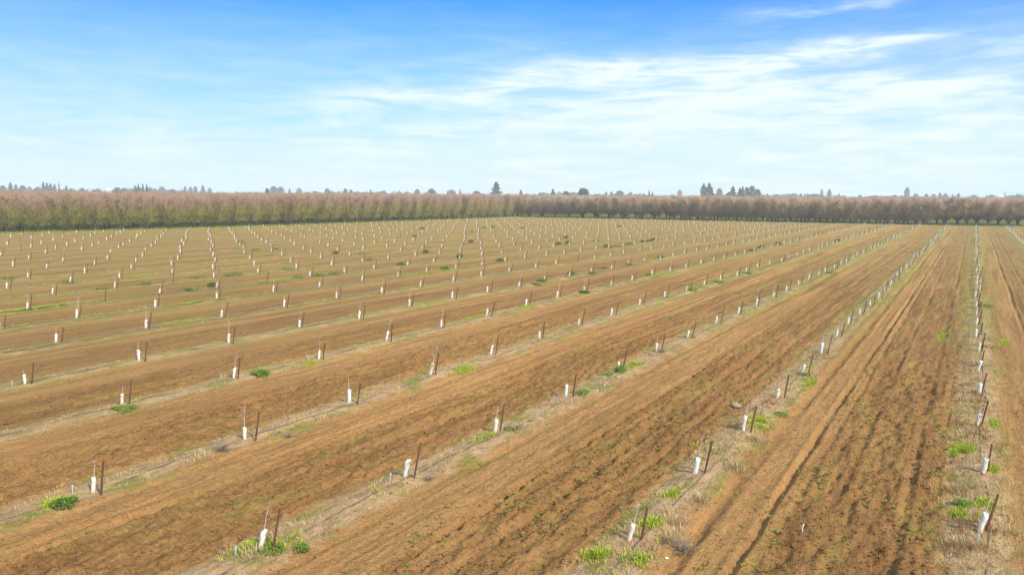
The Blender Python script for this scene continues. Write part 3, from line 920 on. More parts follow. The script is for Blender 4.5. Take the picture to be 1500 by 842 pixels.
# ------------------------------------------------------------------ the bare orchard
def orchard_tree(seed, lod=1.0, H=8.0, skirt=1.0):
    """returns limb MB and twig MB: short trunk forking low, upright vase of budding shoots"""
    rs = np.random.RandomState(seed)
    lb, tw = MB(), MB()
    fork = np.array([rs.randn()*.05, rs.randn()*.05, rs.uniform(.75, 1.05)])
    lb.tube([(0, 0, -.1), fork*.5+np.array([rs.randn()*.03, rs.randn()*.03, 0]), fork], [.22, .17, .18], 8, False, .4)
    tips = []
    nl = rs.randint(4, 6)
    for k in range(nl):
        a = 6.28*k/nl+rs.randn()*.2
        sp = rs.uniform(1.1, 1.9)
        p1 = fork+np.array([math.cos(a)*sp*.45, math.sin(a)*sp*.45, .75+rs.rand()*.3])
        p2 = p1+np.array([math.cos(a)*sp*.45, math.sin(a)*sp*.45, 1.1+rs.rand()*.4])
        p3 = p2+np.array([math.cos(a)*sp*.35, math.sin(a)*sp*.35, 1.5+rs.rand()*.5])
        lb.tube([fork, p1, p2, p3], [.13, .10, .07, .04], 6, False, .5)
        for p, q in ((p1, p2), (p2, p3), (p2, p3), (p3, p3+[0, 0, 1.])):
            for _ in range(3):
                f = rs.rand(); b = p+(q-p)*f
                a2 = a+rs.randn()*1.0
                L = rs.uniform(.9, 1.7)
                e = b+np.array([math.cos(a2)*L*.62, math.sin(a2)*L*.62, L*.85])
                lb.tube([b, (b+e)/2+rs.randn(3)*.06, e], [.045, .035, .02], 4, False, .7)
                tips.append((b, e, a2))
    n = int(3800*lod)
    P0 = np.empty((n, 3)); P1 = np.empty((n, 3))
    for k in range(n):
        b, e, a2 = tips[rs.randint(len(tips))]
        s = b+(e-b)*rs.uniform(.0, 1.0)+rs.randn(3)*.22
        a3 = a2+rs.randn()*1.3
        L = rs.uniform(.5, 1.5)*(1.0 if s[2] > 3 else .75)
        el = rs.uniform(.35, 1.45) if s[2] > 2.6 else rs.uniform(-.55, 1.0)
        P0[k] = s; P1[k] = s+L*np.array([math.cos(a3)*math.cos(el), math.sin(a3)*math.cos(el), math.sin(el)])
    m = int(n*.2*skirt)                                   # low hanging shoots around the fork
    for k in range(m):
        b, e, a2 = tips[rs.randint(len(tips))]
        a3 = a2+rs.randn()*.9; r0 = rs.uniform(.3, 2.3)
        P0[k] = (r0*math.cos(a3), r0*math.sin(a3), rs.uniform(.9, 2.6)+.25*r0)
        L = rs.uniform(.5, 1.2); el = rs.uniform(-.8, .9)
        P1[k] = P0[k]+L*np.array([math.cos(a3)*math.cos(el), math.sin(a3)*math.cos(el), math.sin(el)])
    m2 = int(n*.30)                              # shoots filling the outside of the crown at mid height
    for k in range(m, m+m2):
        a3 = rs.rand()*6.283; r0 = rs.uniform(.8, 3.0)
        P0[k] = (r0*math.cos(a3), r0*math.sin(a3), rs.uniform(2.6, 6.2))
        L = rs.uniform(.5, 1.3); el = rs.uniform(.0, 1.35)
        P1[k] = P0[k]+L*np.array([math.cos(a3)*math.cos(el), math.sin(a3)*math.cos(el), math.sin(el)])
    top = np.percentile(P1[:, 2], 99.3)
    sc = H/top
    k = P1[:, 2]*sc < H*1.03
    P0, P1 = P0[k], P1[k]; n = len(P0)
    d = P1-P0; d /= np.linalg.norm(d, axis=1)[:, None]
    s = np.cross(d, rs.randn(n, 3)); s /= np.linalg.norm(s, axis=1)[:, None]
    w = (.014+.016*rs.rand(n))*(1.0/math.sqrt(lod))
    s2 = np.cross(d, s)
    V = np.stack([P0+s*w[:, None], P0-s*w[:, None]*.5+s2*w[:, None]*.87, P0-s*w[:, None]*.5-s2*w[:, None]*.87, P1], 1).reshape(-1, 3)
    kk = np.arange(n)[:, None]*4
    T = np.concatenate([kk+np.array([0, 1, 3]), kk+np.array([1, 2, 3]), kk+np.array([2, 0, 3])])
    zz = V[:, 2]*sc/H
    tint = np.clip(sstep(.42, .76, zz+np.repeat(rs.randn(n)*.07, 4))+np.repeat(rs.randn(n)*.10, 4), 0, 1)
    tw.add(V, T, None, tint)
    for mbx in (lb, tw):
        mbx.v = [v*np.array([1, 1, sc]) for v in mbx.v]
    return lb, tw


VAR = []
for k in range(7):
    a, b = orchard_tree(100+k, 1.0, 8.0)
    VAR.append((a, b))
LIMB_L = [a.mesh('trunk') for a, b in VAR]; TWIG_L = [b.mesh('crown') for a, b in VAR]
LIMB_R = [m_.copy() for m_ in LIMB_L]; TWIG_R = [m_.copy() for m_ in TWIG_L]
OPENV = [orchard_tree(200+k, 1.0, 8.0, .0) for k in range(3)]
OPENV = [(a.mesh('trunk'), b.mesh('crown')) for a, b in OPENV]
FARV = [orchard_tree(300+k, .16, 8.0) for k in range(4)]

cand = []
# left block: ranks run along the field edge, on the same grid as the young rows
for r in range(0, 30):
    for k in range(8, 60):
        y = 2.9+STEP*k
        if r < 60 and y > 226+6*r*0+6: continue
        x = float(edge_x(y))-2.2-LANE*r
        x += random.gauss(0, .25); y2 = y+random.gauss(0, .25)
        if in_view(x, y2, 4, 40): cand.append(dict(b='L', r=r, k=k, x=x, y=y2))
# far block: ranks parallel to the far edge, every other one shifted half a step
for r in range(0, 26):
    for k in range(-60, 22):
        x = 3.2+5.1*k+(2.55 if r % 2 else 0)
        y = float(far_y(x))+2.5+5.0*r
        if x < -137+(-2)*r*0-1.0 and r < 40:
            if x > -137-LANE*30 and y < 232: continue
        x += random.gauss(0, .22); y2 = y+random.gauss(0, .22)
        if in_view(x, y2, 4, 40): cand.append(dict(b='R', r=r, k=k, x=x, y=y2))
cand.sort(key=lambda c: (math.hypot(c['x'], c['y'])*(1 if c['b'] == 'L' else .93)+c['r']*9))
near, rest = cand[:300], cand[300:]
lf = sorted([c for c in near if c['b'] == 'L' and c['r'] == 0], key=lambda c: c['y'])
rf = sorted([c for c in near if c['b'] == 'R' and c['r'] == 0], key=lambda c: c['x'])
for j, c in enumerate(lf): c['lab'] = 'bare mossy orchard tree with pinkish crown, front rank of left block, %s from the left' % nth(j+1)
for j, c in enumerate(rf): c['lab'] = 'bare brown-pink orchard tree, front rank at the far field edge, %s from its left end' % nth(j+1)
for c in near:
    e = empty('orchard_tree', (c['x'], c['y'], -.02))
    v = random.randrange(7)
    s = random.uniform(.92, 1.04)
    if c['b'] == 'L': s *= 1.03
    e.scale = (s*random.uniform(1.02, 1.28), s*random.uniform(1.02, 1.28), s); e.rotation_euler = (0, 0, random.uniform(0, 6.28))
    if c['b'] == 'L':
        link('trunk', LIMB_L[v], M['limb'], e); link('crown', TWIG_L[v], M['twig'], e)
        g_ = 'orchard trees of the left block' if 'lab' in c else 'orchard trees behind the front rank of the left block'
        tag(e, c.get('lab', 'bare orchard tree standing behind the front rank of the left block'), 'tree', g_)
    else:
        op = c['r'] < 5 and (-118 < c['x'] < -82 or c['x'] > -12)
        e.scale = (e.scale[0]*1.2, e.scale[1]*1.2, e.scale[2]*random.uniform(.97, 1.05))
        lm_, tm_ = OPENV[v % 3] if op else (LIMB_R[v], TWIG_R[v])
        link('trunk', lm_, M['limb_b'], e); link('crown', tm_, M['twig_b'], e)
        g_ = 'orchard trees of the far block' if 'lab' in c else 'orchard trees behind the front rank of the far block'
        tag(e, c.get('lab', 'bare orchard tree standing behind the front rank at the far field edge'), 'tree', g_)


def mass(items, name, label, mats):
    Vs = []; Ts = []; Qs = []; mT = []; mQ = []; A = []; n = 0
    for c in items:
        lb, tw = FARV[random.randrange(4)]
        an = random.uniform(0, 6.28); s = random.uniform(.92, 1.05); ca, sa = math.cos(an)*s, math.sin(an)*s
        v = np.concatenate(tw.v); a = np.concatenate(tw.a)
        vv = np.stack([v[:, 0]*ca-v[:, 1]*sa+c['x'], v[:, 0]*sa+v[:, 1]*ca+c['y'], v[:, 2]*s], 1)
        Vs.append(vv); Ts.append(np.concatenate(tw.t)+n); A.append(a); n += len(vv)
    o = link(name, np_mesh(name, np.concatenate(Vs), np.concatenate(Ts), None, False, {'tint': np.concatenate(A)}), mats)
    return tag(o, label, 'orchard', kind='stuff')


mass([c for c in rest if c['b'] == 'L'], 'left_orchard_depth', 'pinkish mass of bare orchard trees deep in the left block', M['twig'])
mass([c for c in rest if c['b'] == 'R'], 'far_orchard_depth', 'brownish pink mass of bare orchard trees deep beyond the far edge', M['twig_b'])

# ------------------------------------------------------------------ far skyline trees
def crown_mesh(kind, seed):
    """unit tree: 1 high, crown half-width .5 at its widest"""
    rs = np.random.RandomState(seed); mb = MB(); tb = MB()
    n = 900
    for k in range(n):
        a = rs.rand()*6.28
        if kind == 'conifer':
            z = .10+.9*rs.rand()**1.35; rmax = .5*(1-z)**.75*(.75+.35*math.sin(z*38+seed+2*math.sin(a)))+.015
            r = rmax*rs.rand()**.4
        elif kind == 'cypress':
            z = .03+.97*rs.rand(); rmax = .5*math.sin(math.pi*min(1, (z*.93+.07))**.8)**.7*(.85+.2*math.sin(a*2+z*13+seed)); r = rmax*rs.rand()**.45
        elif kind == 'umbrella':
            z = .55+.42*rs.rand(); rmax = .5*max(0, 1-((z-.70)/.30)**2)**.5*(.9+.15*math.sin(a*3+seed)); r = rmax*rs.rand()**.45
        elif kind == 'oval':
            z = .1+.9*rs.rand(); rmax = .5*max(0.02, 1-((z-.5)/.5)**2)**.5*(.9+.15*math.sin(a*3+z*9+seed)); r = rmax*rs.rand()**.45
        else:   # round, uneven lobes
            z = .15+.85*rs.rand(); rmax = .5*max(.02, 1-((z-.52)/.5)**2)**.5*(.85+.25*math.sin(a*2+seed)*math.sin(z*7+seed)); r = rmax*rs.rand()**.4
        s = .035+.035*rs.rand()
        c = np.array([r*math.cos(a), r*math.sin(a), z])
        u = rs.randn(3); u /= np.linalg.norm(u); w = np.cross(u, rs.randn(3)); w /= np.linalg.norm(w)
        sxy = np.array([1, 1, .8])
        mb.add([c+u*s*sxy, c+w*s*sxy, c-u*s*sxy, c-w*s*.6*sxy], None, [(0, 1, 2, 3)], rs.rand())
    tb.tube([(0, 0, -.01), (.005, 0, .35), (0, 0, .75 if kind != 'round' else .6)], [.028, .02, .008], 6, True, .5)
    if kind == 'umbrella':
        for a in (0.3, 2.2, 4.3): tb.tube([(0, 0, .45), (.15*math.cos(a), .15*math.sin(a), .6), (.3*math.cos(a), .3*math.sin(a), .7)], [.016, .012, .006], 5, True, .5)
    return mb.mesh('crown'), tb.mesh('trunk')


CR = {}
for kd in ('conifer', 'cypress', 'umbrella', 'oval', 'round'):
    for v in range(2):
        CR[(kd, v)] = crown_mesh(kd, 17*v+len(kd))
CRM = {}


def crown_for(kd, v, mat):
    key = (kd, v, mat)
    if key not in CRM:
        c = CR[(kd, v)][0].copy(); c.materials.append(M[mat]); CRM[key] = c
    return CRM[key]


# skyline: picture x, picture y of the tip, picture width, kind, foliage, distance, label
SKY = [
 (15, 266.5, 7, 'conifer', 'conifer', 760, 'hazy conifer standing first from the left on the skyline'), (23, 269, 6, 'conifer', 'conifer', 780, 'hazy lower conifer right beside the first skyline conifer at far left'),
 (4, 271, 12, 'round', 'leaf', 780, 'low hazy round tree cut by the left picture edge'), (33, 271, 14, 'round', 'leaf', 800, 'low round tree right of the two leftmost hazy conifers'), (43, 272.5, 9, 'round', 'bare', 800, 'faint bare tree between the leftmost conifers and the tall clump'),
 (63, 265.5, 6, 'conifer', 'conifer', 780, 'tallest conifer at the left end of the four-tree hazy clump'), (68.5, 267, 6, 'conifer', 'conifer', 790, 'second conifer of the hazy clump of four at far left'),
 (73.5, 268, 7, 'conifer', 'conifer', 800, 'third conifer of the hazy clump of four at far left'), (79.5, 269, 6, 'conifer', 'conifer', 790, 'lowest conifer at the right end of the hazy clump of four'),
 (86, 265.5, 2.6, 'cypress', 'conifer', 760, 'very thin tall tree just right of the hazy clump of four'), (97, 271, 5, 'round', 'leaf', 900, 'small faint tree right of the very thin tall tree'),
 (55, 273, 12, 'round', 'leaf', 820, 'low round tree at the left foot of the clump of four'), (120, 274.5, 12, 'round', 'leaf', 850, 'low flat tree midway between the thin tree and the white shed'), (143, 275, 11, 'round', 'bare', 820, 'low bare tree just left of the white shed'),
 (172, 274, 13, 'round', 'leaf', 600, 'low dull green tree just right of the white shed'), (182, 275, 12, 'round', 'leaf', 640, 'lower green tree second right of the white shed'), (198, 271, 6, 'conifer', 'conifer', 700, 'stout conifer left of the row of three dark spires'),
 (202.5, 268.5, 3.6, 'conifer', 'conifer', 560, 'left spire of the row of three dark spires at left'), (209, 268, 3.8, 'conifer', 'conifer', 560, 'middle and tallest spire of the row of three dark spires'), (214.7, 268.8, 3.8, 'conifer', 'conifer', 560, 'right spire of the row of three dark spires at left'),
 (237, 272.5, 11, 'round', 'bare', 800, 'pale round tree right of the three dark spires'),
 (271, 272, 5, 'conifer', 'conifer', 950, 'leftmost tree of the pale blue-grey skyline clump'), (279, 273, 7, 'round', 'leaf', 950, 'round tree second in the pale blue-grey clump'), (286, 272, 7, 'round', 'leaf', 980, 'round tree in the middle of the pale blue-grey clump'),
 (297, 270.5, 6, 'conifer', 'conifer', 980, 'tallest pointed tree of the pale blue-grey clump'), (307, 274, 6, 'round', 'leaf', 950, 'low tree at the right end of the pale blue-grey clump'),
 (391, 274.5, 7, 'umbrella', 'leaf', 520, 'small dark spreading pine left of the big pale rounded trees'), (401, 272, 12, 'round', 'leaf', 850, 'big pale rounded tree, left of a touching pair'), (411, 272.8, 11, 'round', 'leaf', 850, 'big pale rounded tree, right of a touching pair'),
 (424, 276, 4, 'conifer', 'conifer', 750, 'tiny pointed tree right of the pair of pale rounded trees'), (438, 275.5, 8, 'round', 'bare', 800, 'small pale bare tree left of the dome-shaped grey tree'), (479, 276, 9, 'round', 'leaf', 780, 'dome-shaped grey tree left of centre on the skyline'),
 (506, 276, 6, 'round', 'leaf', 700, 'left of two small dark trees left of centre skyline'), (514, 277.5, 6, 'round', 'leaf', 700, 'right of two small dark trees left of centre skyline'), (543, 277, 3.5, 'conifer', 'conifer', 760, 'tiny pointed tree left of the pale bare trees'),
 (562, 279, 9, 'round', 'bare', 620, 'low bare tree right of the tiny pointed tree'), (611, 277, 9, 'round', 'bare', 620, 'pale brown bare tree left of the dark rounded tree'), (632, 276.3, 13, 'round', 'leaf', 620, 'dark rounded tree among pale bare trees left of centre'),
 (661, 278, 13, 'round', 'bare', 600, 'wide pale brown bare tree right of the dark rounded tree'), (674, 276.5, 3, 'cypress', 'conifer', 760, 'thin grey tree at the end of the pale bare trees'), (698, 279.5, 14, 'round', 'bare', 560, 'low pale bare tree left of the tall ragged conifer'),
 (727, 267.3, 11, 'conifer', 'conifer', 560, 'tall ragged dark conifer standing alone at the middle'), (763, 277.8, 5, 'conifer', 'conifer', 640, 'small conifer right of the tall ragged one'), (790, 281, 2.4, 'cypress', 'conifer', 700, 'tiny thin tree between two small conifers'),
 (810, 276, 5, 'conifer', 'conifer', 560, 'thin leaning conifer left of the umbrella pine'), (830, 280.3, 10, 'round', 'leaf', 480, 'low green tree left of the umbrella pine'), (854, 275.8, 17, 'umbrella', 'leaf', 430, 'green umbrella-shaped pine right of centre'),
 (888, 280.5, 5, 'round', 'bare', 700, 'left of two tiny faint trees right of the umbrella pine'), (895.5, 280.5, 5, 'round', 'leaf', 700, 'right of two tiny faint trees right of the umbrella pine'), (908, 279.3, 14, 'round', 'leaf', 720, 'pale dome-shaped tree between umbrella pine and paired cypresses'),
 (924, 281, 5, 'round', 'bare', 760, 'tiny faint tree right of the pale dome-shaped tree'), (951, 278, 3.4, 'cypress', 'conifer', 520, 'taller left cypress of a narrow pair'), (956, 280, 3.2, 'cypress', 'conifer', 520, 'shorter right cypress of a narrow pair'),
 (996, 278, 8, 'round', 'rust_leaf', 850, 'faint pinkish tree left of the big dark pair'), (1031, 269.5, 10, 'cypress', 'conifer', 560, 'big dark tree, left of the tall touching pair'), (1039, 269, 11, 'cypress', 'conifer', 560, 'big dark tree, right of the tall touching pair'),
 (1043, 273.5, 6, 'cypress', 'conifer', 570, 'shorter dark tree against the right side of the tall pair'), (1054, 276, 9, 'round', 'rust_leaf', 560, 'rust orange rounded tree right of the tall dark pair'), (1068, 281, 8, 'round', 'leaf', 570, 'low dark tree right of the rust orange tree'),
 (1074, 273, 8, 'conifer', 'conifer', 570, 'dark conifer between the rust tree and the wide dark group'), (1084, 275, 6, 'conifer', 'conifer', 560, 'left end conifer of the wide dark group'), (1088, 273, 5, 'conifer', 'conifer', 560, 'second pointed conifer of the wide dark group'),
 (1094, 274.5, 8, 'round', 'leaf', 560, 'rounded tree at the middle of the wide dark group'), (1101.5, 272.8, 12, 'round', 'leaf', 560, 'highest rounded tree of the wide dark group'), (1110, 277, 10, 'round', 'leaf', 570, 'low right end tree of the wide dark group'),
 (1124, 283, 3, 'conifer', 'conifer', 800, 'tiny faint pointed tree right of the wide dark group'), (1173, 283.3, 5, 'round', 'bare', 800, 'tiny faint bare tree left of the two pale spires'), (1190, 284, 8, 'round', 'leaf', 800, 'low faint tree just left of the two pale spires'),
 (1204, 276.5, 4, 'conifer', 'conifer', 900, 'left of the two pale spires right of centre'), (1215, 277, 7, 'conifer', 'conifer', 900, 'right and wider of the two pale spires'), (1229, 283, 3, 'round', 'leaf', 900, 'tiny tree right of the two pale spires'),
 (1260, 285, 6, 'round', 'leaf', 800, 'small low tree midway between pale spires and oval tree'), (1282, 286, 16, 'round', 'leaf', 900, 'low wide tree left of the oval grey tree'), (1310, 285.3, 12, 'round', 'leaf', 900, 'low tree touching the left of the oval grey tree'),
 (1329, 275, 9.5, 'oval', 'bare', 760, 'tall oval grey-brown tree standing alone at right'), (1342, 283.4, 10, 'round', 'bare', 850, 'low bare tree right of the oval tree'), (1357, 284, 9, 'round', 'leaf', 900, 'second low tree right of the oval tree'), (1368, 284, 8, 'round', 'leaf', 900, 'third low tree right of the oval tree'),
 (1377, 282, 6, 'conifer', 'conifer', 900, 'pointed tree in the low line right of the oval tree'), (1385, 283.3, 9, 'round', 'leaf', 900, 'rounded tree at the right end of the low line'), (1395.5, 283, 2.6, 'cypress', 'conifer', 900, 'thin tree between the low line and the stout small one'),
 (1404, 283.2, 5, 'round', 'leaf', 800, 'small stout tree left of the pale farmhouse'), (1427, 285.3, 14, 'round', 'bare', 850, 'low wide bare tree left of the pale farmhouse'), (1490, 286.5, 14, 'round', 'leaf', 900, 'low faint tree at the right picture edge')]


def far_point(px, py, dist):
    d = AX[2]+AX[0]*(px-750)/FOC-AX[1]*(py-421)/FOC
    t = dist/d[:2].dot(d[:2])**.5
    return d*t


for px, py, w, kd, mt, D, lab in SKY:
    D *= 1.25
    py += 0 if px in (727, 1031, 1039, 854, 1329) else .7
    py += .7 if px < 420 else 0
    p = far_point(px, py, D)
    h = EYE+p[2]
    q = far_point(px+w/2, py, D); q0 = far_point(px-w/2, py, D)
    wid = float(np.linalg.norm(q-q0))
    e = empty({'conifer': 'conifer', 'cypress': 'cypress_tree', 'umbrella': 'umbrella_pine', 'oval': 'broadleaf_tree', 'round': 'broadleaf_tree'}[kd], (p[0], p[1], 0))
    f_ = {'conifer': 2.6, 'cypress': 1.35, 'round': 1.25, 'umbrella': 1.0, 'oval': 1.1}[kd]; e.scale = (wid*f_, wid*f_, h*1.01); e.rotation_euler = (0, 0, random.uniform(0, 6.28))
    v = random.randrange(2)
    link('crown', crown_for(kd, v, mt), None, e); link('trunk', CR[(kd, v)][1], M['trunk'], e)
    tag(e, lab, 'tree', 'trees on the skyline')

# one continuous low wood along the horizon
def treeline():
    V = []; A = []
    for _ in range(620):
        az = CAM_YAW+random.uniform(-R(37), R(37)); D = random.uniform(950, 1230)
        lim = 9.8+1.6*math.sin(az*23)+1.2*math.sin(az*61)
        if az < R(-54): lim += 1.5
        h = lim*random.uniform(.7, 1.0); w = random.uniform(6, 14)
        n = 60
        a = rng.random(n)*6.283; z = h*(.1+.9*rng.random(n)); r = w/2*np.sqrt(np.clip(1-((z/h-.5)/.55)**2, .03, 1))*rng.random(n)**.4
        c = np.stack([D*math.sin(az)+r*np.cos(a), D*math.cos(az)+r*np.sin(a), z], 1)
        u = rng.normal(0, 1, (n, 3)); u /= np.linalg.norm(u, axis=1)[:, None]
        w2 = np.cross(u, rng.normal(0, 1, (n, 3))); w2 /= np.linalg.norm(w2, axis=1)[:, None]
        s = .8+.7*rng.random((n, 1))
        V.append(np.stack([c+u*s, c+w2*s, c-u*s, c-w2*s], 1).reshape(-1, 3)); A.append(np.repeat(rng.random(n), 4))
    V = np.concatenate(V)
    Q = (np.arange(len(V)//4)*4)[:, None]+np.arange(4)
    o = link('distant_wood', np_mesh('distant_wood', V, None, Q, False, {'tint': np.concatenate(A)}), M['leaf'])
    tag(o, 'hazy low line of far-off woods along the whole horizon', 'wood', kind='stuff')


treeline()


def farm(px, py, wpx, D, name, label, cat, roofh):
    p = far_point(px, py, D); top = EYE+p[2]
    wid = float(np.linalg.norm(far_point(px+wpx/2, py, D)-far_point(px-wpx/2, py, D)))
    e = empty(name, (p[0], p[1], 0)); e.rotation_euler = (0, 0, -math.atan2(p[0], p[1])+.25)
    dp = wid*.6; eave = top-roofh
    mb = MB(); mb.box((0, 0, eave/2), (wid, dp, eave), .4); mb.add([(-wid/2, -dp/2, eave), (-wid/2, dp/2, eave), (-wid/2, 0, top-.05), (wid/2, -dp/2, eave), (wid/2, dp/2, eave), (wid/2, 0, top-.05)], [(0, 2, 1), (3, 4, 5)])
    link('wall', mb.mesh('wall'), M['shed_wall'], e)
    mb = MB(); o_ = .4
    for s in (-1, 1):
        mb.add([(-wid/2-o_, s*(dp/2+o_), eave-.2), (wid/2+o_, s*(dp/2+o_), eave-.2), (wid/2+o_, 0, top), (-wid/2-o_, 0, top),
                (-wid/2-o_, s*(dp/2+o_), eave-.02), (wid/2+o_, s*(dp/2+o_), eave-.02), (wid/2+o_, 0, top+.18), (-wid/2-o_, 0, top+.18)], None,
               [(0, 1, 2, 3), (4, 5, 6, 7), (0, 1, 5, 4), (1, 2, 6, 5), (3, 0, 4, 7)], .3)
    link('roof', mb.mesh('roof'), M['shed_roof'], e)
    mb = MB(); mb.box((0, -dp/2-.03, eave*.4), (wid*.2, .08, eave*.8), .6)
    link('door', mb.mesh('door'), M['trunk'], e)
    tag(e, label, cat)


farm(158, 276.6, 9, 700, 'shed', 'white low shed showing above the left orchard block', 'shed', 1.4)
farm(1463, 285.6, 14, 850, 'farmhouse', 'pale roofed farmhouse just above the orchard near the right edge', 'house', 1.8)
for px, py, D, lab in [(1472.5, 280.8, 690, 'thin utility pole beside the pale farmhouse near right edge'), (585, 278.3, 640, 'thin utility pole on the skyline left of the pale bare trees')]:
    p = far_point(px, py, D); h = EYE+p[2]
    e = empty('utility_pole', (p[0], p[1], 0)); e.rotation_euler = (0, 0, random.uniform(0, 1))
    mb = MB(); mb.tube([(0, 0, 0), (0, 0, h)], [.2, .14], 8, True, .4); link('post', mb.mesh('post'), M['pole'], e)
    mb = MB(); mb.box((0, -.18, h-.7), (2.2, .14, .14)); link('crossarm', mb.mesh('crossarm'), M['pole'], e)
    tag(e, lab, 'pole')

# ------------------------------------------------------------------ haze
HAZE = .00045
mb = MB(); mb.box((0, 0, 20.0), (2700, 2700, 44.0))
hz_o = link('haze', mb.mesh('haze'), None)
m = bpy.data.materials.new('haze_air'); m.use_nodes = True
for n in list(m.node_tree.nodes):
    if n.type != 'OUTPUT_MATERIAL': m.node_tree.nodes.remove(n)
pv = m.node_tree.nodes.new('ShaderNodeVolumePrincipled')
pv.inputs['Color'].default_value = (.93, .96, 1.0, 1); pv.inputs['Density'].default_value = HAZE
m.node_tree.links.new(pv.outputs[0], m.node_tree.nodes['Material Output'].inputs['Volume'])
hz_o.data.materials.append(m)
tag(hz_o, 'thin pale ground haze veiling the distant trees', 'haze', kind='stuff')

# ------------------------------------------------------------------ camera
cam = bpy.data.cameras.new('camera'); co = bpy.data.objects.new('camera', cam); col.objects.link(co)
cam.sensor_width = 36; cam.lens = 36*FOC/1500; cam.clip_start = .1; cam.clip_end = 6000
rm3 = Matrix(((AX[0][0], AX[1][0], -AX[2][0]), (AX[0][1], AX[1][1], -AX[2][1]), (AX[0][2], AX[1][2], -AX[2][2])))
co.matrix_world = Matrix.Translation((0, 0, EYE)) @ rm3.to_4x4()
scn.camera = co

# ------------------------------------------------------------------ sun and sky
SUN_EL, SUN_AZ = R(38), R(105)          # azimuth measured from +Y towards +X
sd = Vector((math.sin(SUN_AZ)*math.cos(SUN_EL), math.cos(SUN_AZ)*math.cos(SUN_EL), math.sin(SUN_EL)))
sl = bpy.data.lights.new('sun', 'SUN'); sl.energy = 3.0; sl.angle = R(6); sl.color = (1, .95, .87)
so = bpy.data.objects.new('sun', sl); col.objects.link(so); so.rotation_mode = 'QUATERNION'
so.rotation_quaternion = sd.to_track_quat('Z', 'Y'); so.location = (30, -30, 60)

w = bpy.data.worlds.new('World'); scn.world = w; w.use_nodes = True
g = G(w.node_tree)
bg = g.n['Background']
sky = g.n.new('ShaderNodeTexSky'); sky.sky_type = 'NISHITA'; sky.sun_disc = False
sky.sun_elevation = SUN_EL; sky.sun_rotation = SUN_AZ
sky.air_density = 1.0; sky.dust_density = .6; sky.ozone_density = 2.0
hs = g.n.new('ShaderNodeHueSaturation'); hs.inputs['Saturation'].default_value = 1.2; hs.inputs['Hue'].default_value = .485
g.l.new(sky.outputs[0], hs.inputs['Color'])
tn = g.n.new('ShaderNodeMix'); tn.data_type = 'RGBA'; tn.blend_type = 'MULTIPLY'; tn.inputs[0].default_value = 1
g.l.new(hs.outputs[0], tn.inputs[6])
tc = g.n.new('ShaderNodeTexCoord'); D = tc.outputs['Generated']
sp = g.n.new('ShaderNodeSeparateXYZ'); g.l.new(D, sp.inputs[0])
el = g.m('MULTIPLY', g.m('ARCSINE', sp.outputs[2]), 57.2958)
az = g.m('MULTIPLY', g.m('ARCTAN2', sp.outputs[0], sp.outputs[1]), 57.2958)
cb = g.n.new('ShaderNodeCombineXYZ'); g.put(cb.inputs[0], az); g.put(cb.inputs[1], el)
A = cb.outputs[0]
warp = g.noise(g.mapv(A, (.06, .22, 1)), 1.0, 3, .55)
warp2 = g.noise(g.mapv(A, (.25, 1.1, 1)), 1.0, 4, .6)
elw = g.m('ADD', el, g.m('ADD', g.m('MULTIPLY', g.m('SUBTRACT', warp, .5), 3.2), g.m('MULTIPLY', g.m('SUBTRACT', warp2, .5), .8)))
fib = g.noise(g.mapv(A, (.16, 1.15, 1), (0, 0, 0), (0, 0, R(-7))), 1.0, 7, .66, .6)


def sky_ang(px, py):
    d = AX[2]+AX[0]*(px-750)/FOC-AX[1]*(py-421)/FOC
    d = d/np.linalg.norm(d)
    return math.degrees(math.atan2(d[0], d[1])), math.degrees(math.asin(d[2]))


def streak(p0, p1, wid, amp, taper=0.0):
    (a0, e0), (a1, e1) = sky_ang(*p0), sky_ang(*p1)
    L = (a1-a0); sl_ = (e1-e0)/L
    u = g.m('DIVIDE', g.m('SUBTRACT', az, a0), L)
    v = g.m('SUBTRACT', elw, g.m('ADD', e0, g.m('MULTIPLY', g.m('SUBTRACT', az, a0), sl_)))
    ww = g.m('MAXIMUM', g.m('MULTIPLY', g.m('SUBTRACT', 1.0, g.m('MULTIPLY', u, taper)), wid), .08)
    gs = g.m('POWER', 2.718, g.m('MULTIPLY', g.m('POWER', g.m('DIVIDE', g.m('ABSOLUTE', v), ww), 2.0), -1.0))
    ends = g.m('MULTIPLY', g.ss(u, -.25, .3), g.ss(u, .75, 1.1, 1, 0))
    return g.m('MULTIPLY', g.m('MULTIPLY', gs, ends), amp*.75)


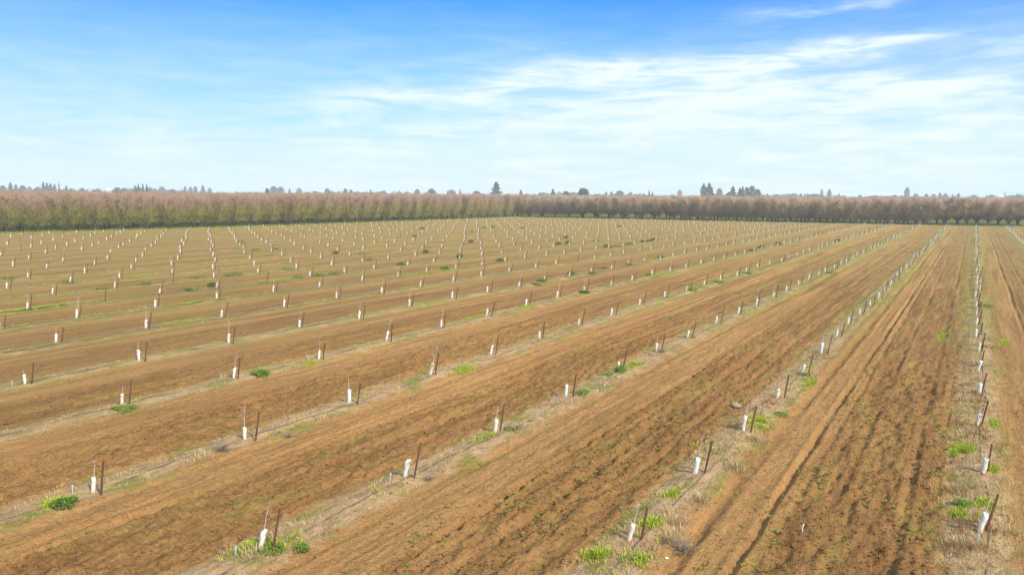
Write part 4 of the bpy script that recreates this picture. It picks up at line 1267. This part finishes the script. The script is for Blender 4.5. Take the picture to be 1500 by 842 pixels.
STREAKS = [((480, 142), (1010, 92), .85, .60, 0), ((900, 112), (1450, 40), 1.05, .75, .75), ((1050, 112), (1330, 72), .5, .45, .3), ((1080, 22), (1360, -4), .42, .55, .5),
           ((1000, 150), (1520, 118), .9, .75, 0), ((1150, 212), (1540, 186), .75, .55, 0), ((1440, 72), (1560, 62), .35, .45, 0), ((760, 175), (1180, 160), 1.5, .6, 0), ((1180, 258), (1540, 235), .5, .45, 0)]
g.l.new(g.mix(g.ss(az, -72, -30), (.19, .475, .99), (.12, .55, 1.05)), tn.inputs[7])
tot = None
for s_ in STREAKS:
    k = streak(*s_)
    tot = k if tot is None else g.m('ADD', tot, k)
cir = g.m('MULTIPLY', tot, g.ss(fib, .26, .68, .4, 1.15))
# thin general veil, thicker to the horizon and towards the right of the view
veil_side = g.ss(az, -62, -22, .0, 1.0)
veil = g.m('MULTIPLY', g.ss(elw, 15.5, 3.0), g.m('ADD', g.m('MULTIPLY', veil_side, .24), .68))
veil = g.m('MULTIPLY', veil, g.ss(fib, .2, .75, .82, 1.15))
low = g.ss(el, 6.0, .0, 0, .5)
# unseen high cloud overhead and behind the camera, added as bright neutral fill
fill_sheet = g.m('MULTIPLY', g.ss(elw, 19, 32), g.ss(g.noise(g.mapv(D, (2, 2, 2)), 1.6, 5, .6), .2, .5, .35, .8))
fill_back = g.m('MULTIPLY', g.ss(g.m('ABSOLUTE', g.m('SUBTRACT', g.m('ABSOLUTE', g.m('ADD', az, -148.0)), 180.0)), 60, 110), .7)
veil = g.m('MAXIMUM', g.m('MAXIMUM', veil, fill_sheet), fill_back)
cloud = g.m('MINIMUM', g.m('ADD', g.m('ADD', cir, veil), low), .97)
mixn = g.n.new('ShaderNodeMix'); mixn.data_type = 'RGBA'
g.l.new(cloud, mixn.inputs[0]); g.l.new(tn.outputs[2], mixn.inputs[6]); g.l.new(g.mix(g.m('MULTIPLY', g.ss(g.m('ADD', fib, g.m('MULTIPLY', cir, .25)), .35, .75), g.ss(az, -75, -30, .5, 1.0)), (3.5, 4.7, 6.0), (4.85, 5.4, 5.8)), mixn.inputs[7])
g.l.new(mixn.outputs[2], bg.inputs['Color'])
bg.inputs['Strength'].default_value = .1

# ------------------------------------------------------------------ render settings
scn.render.engine = 'CYCLES'
scn.view_settings.view_transform = 'Standard'; scn.view_settings.look = 'None'
scn.view_settings.exposure = .97; scn.view_settings.gamma = 1.0
scn.cycles.volume_bounces = 1
scn.cycles.max_bounces = 5
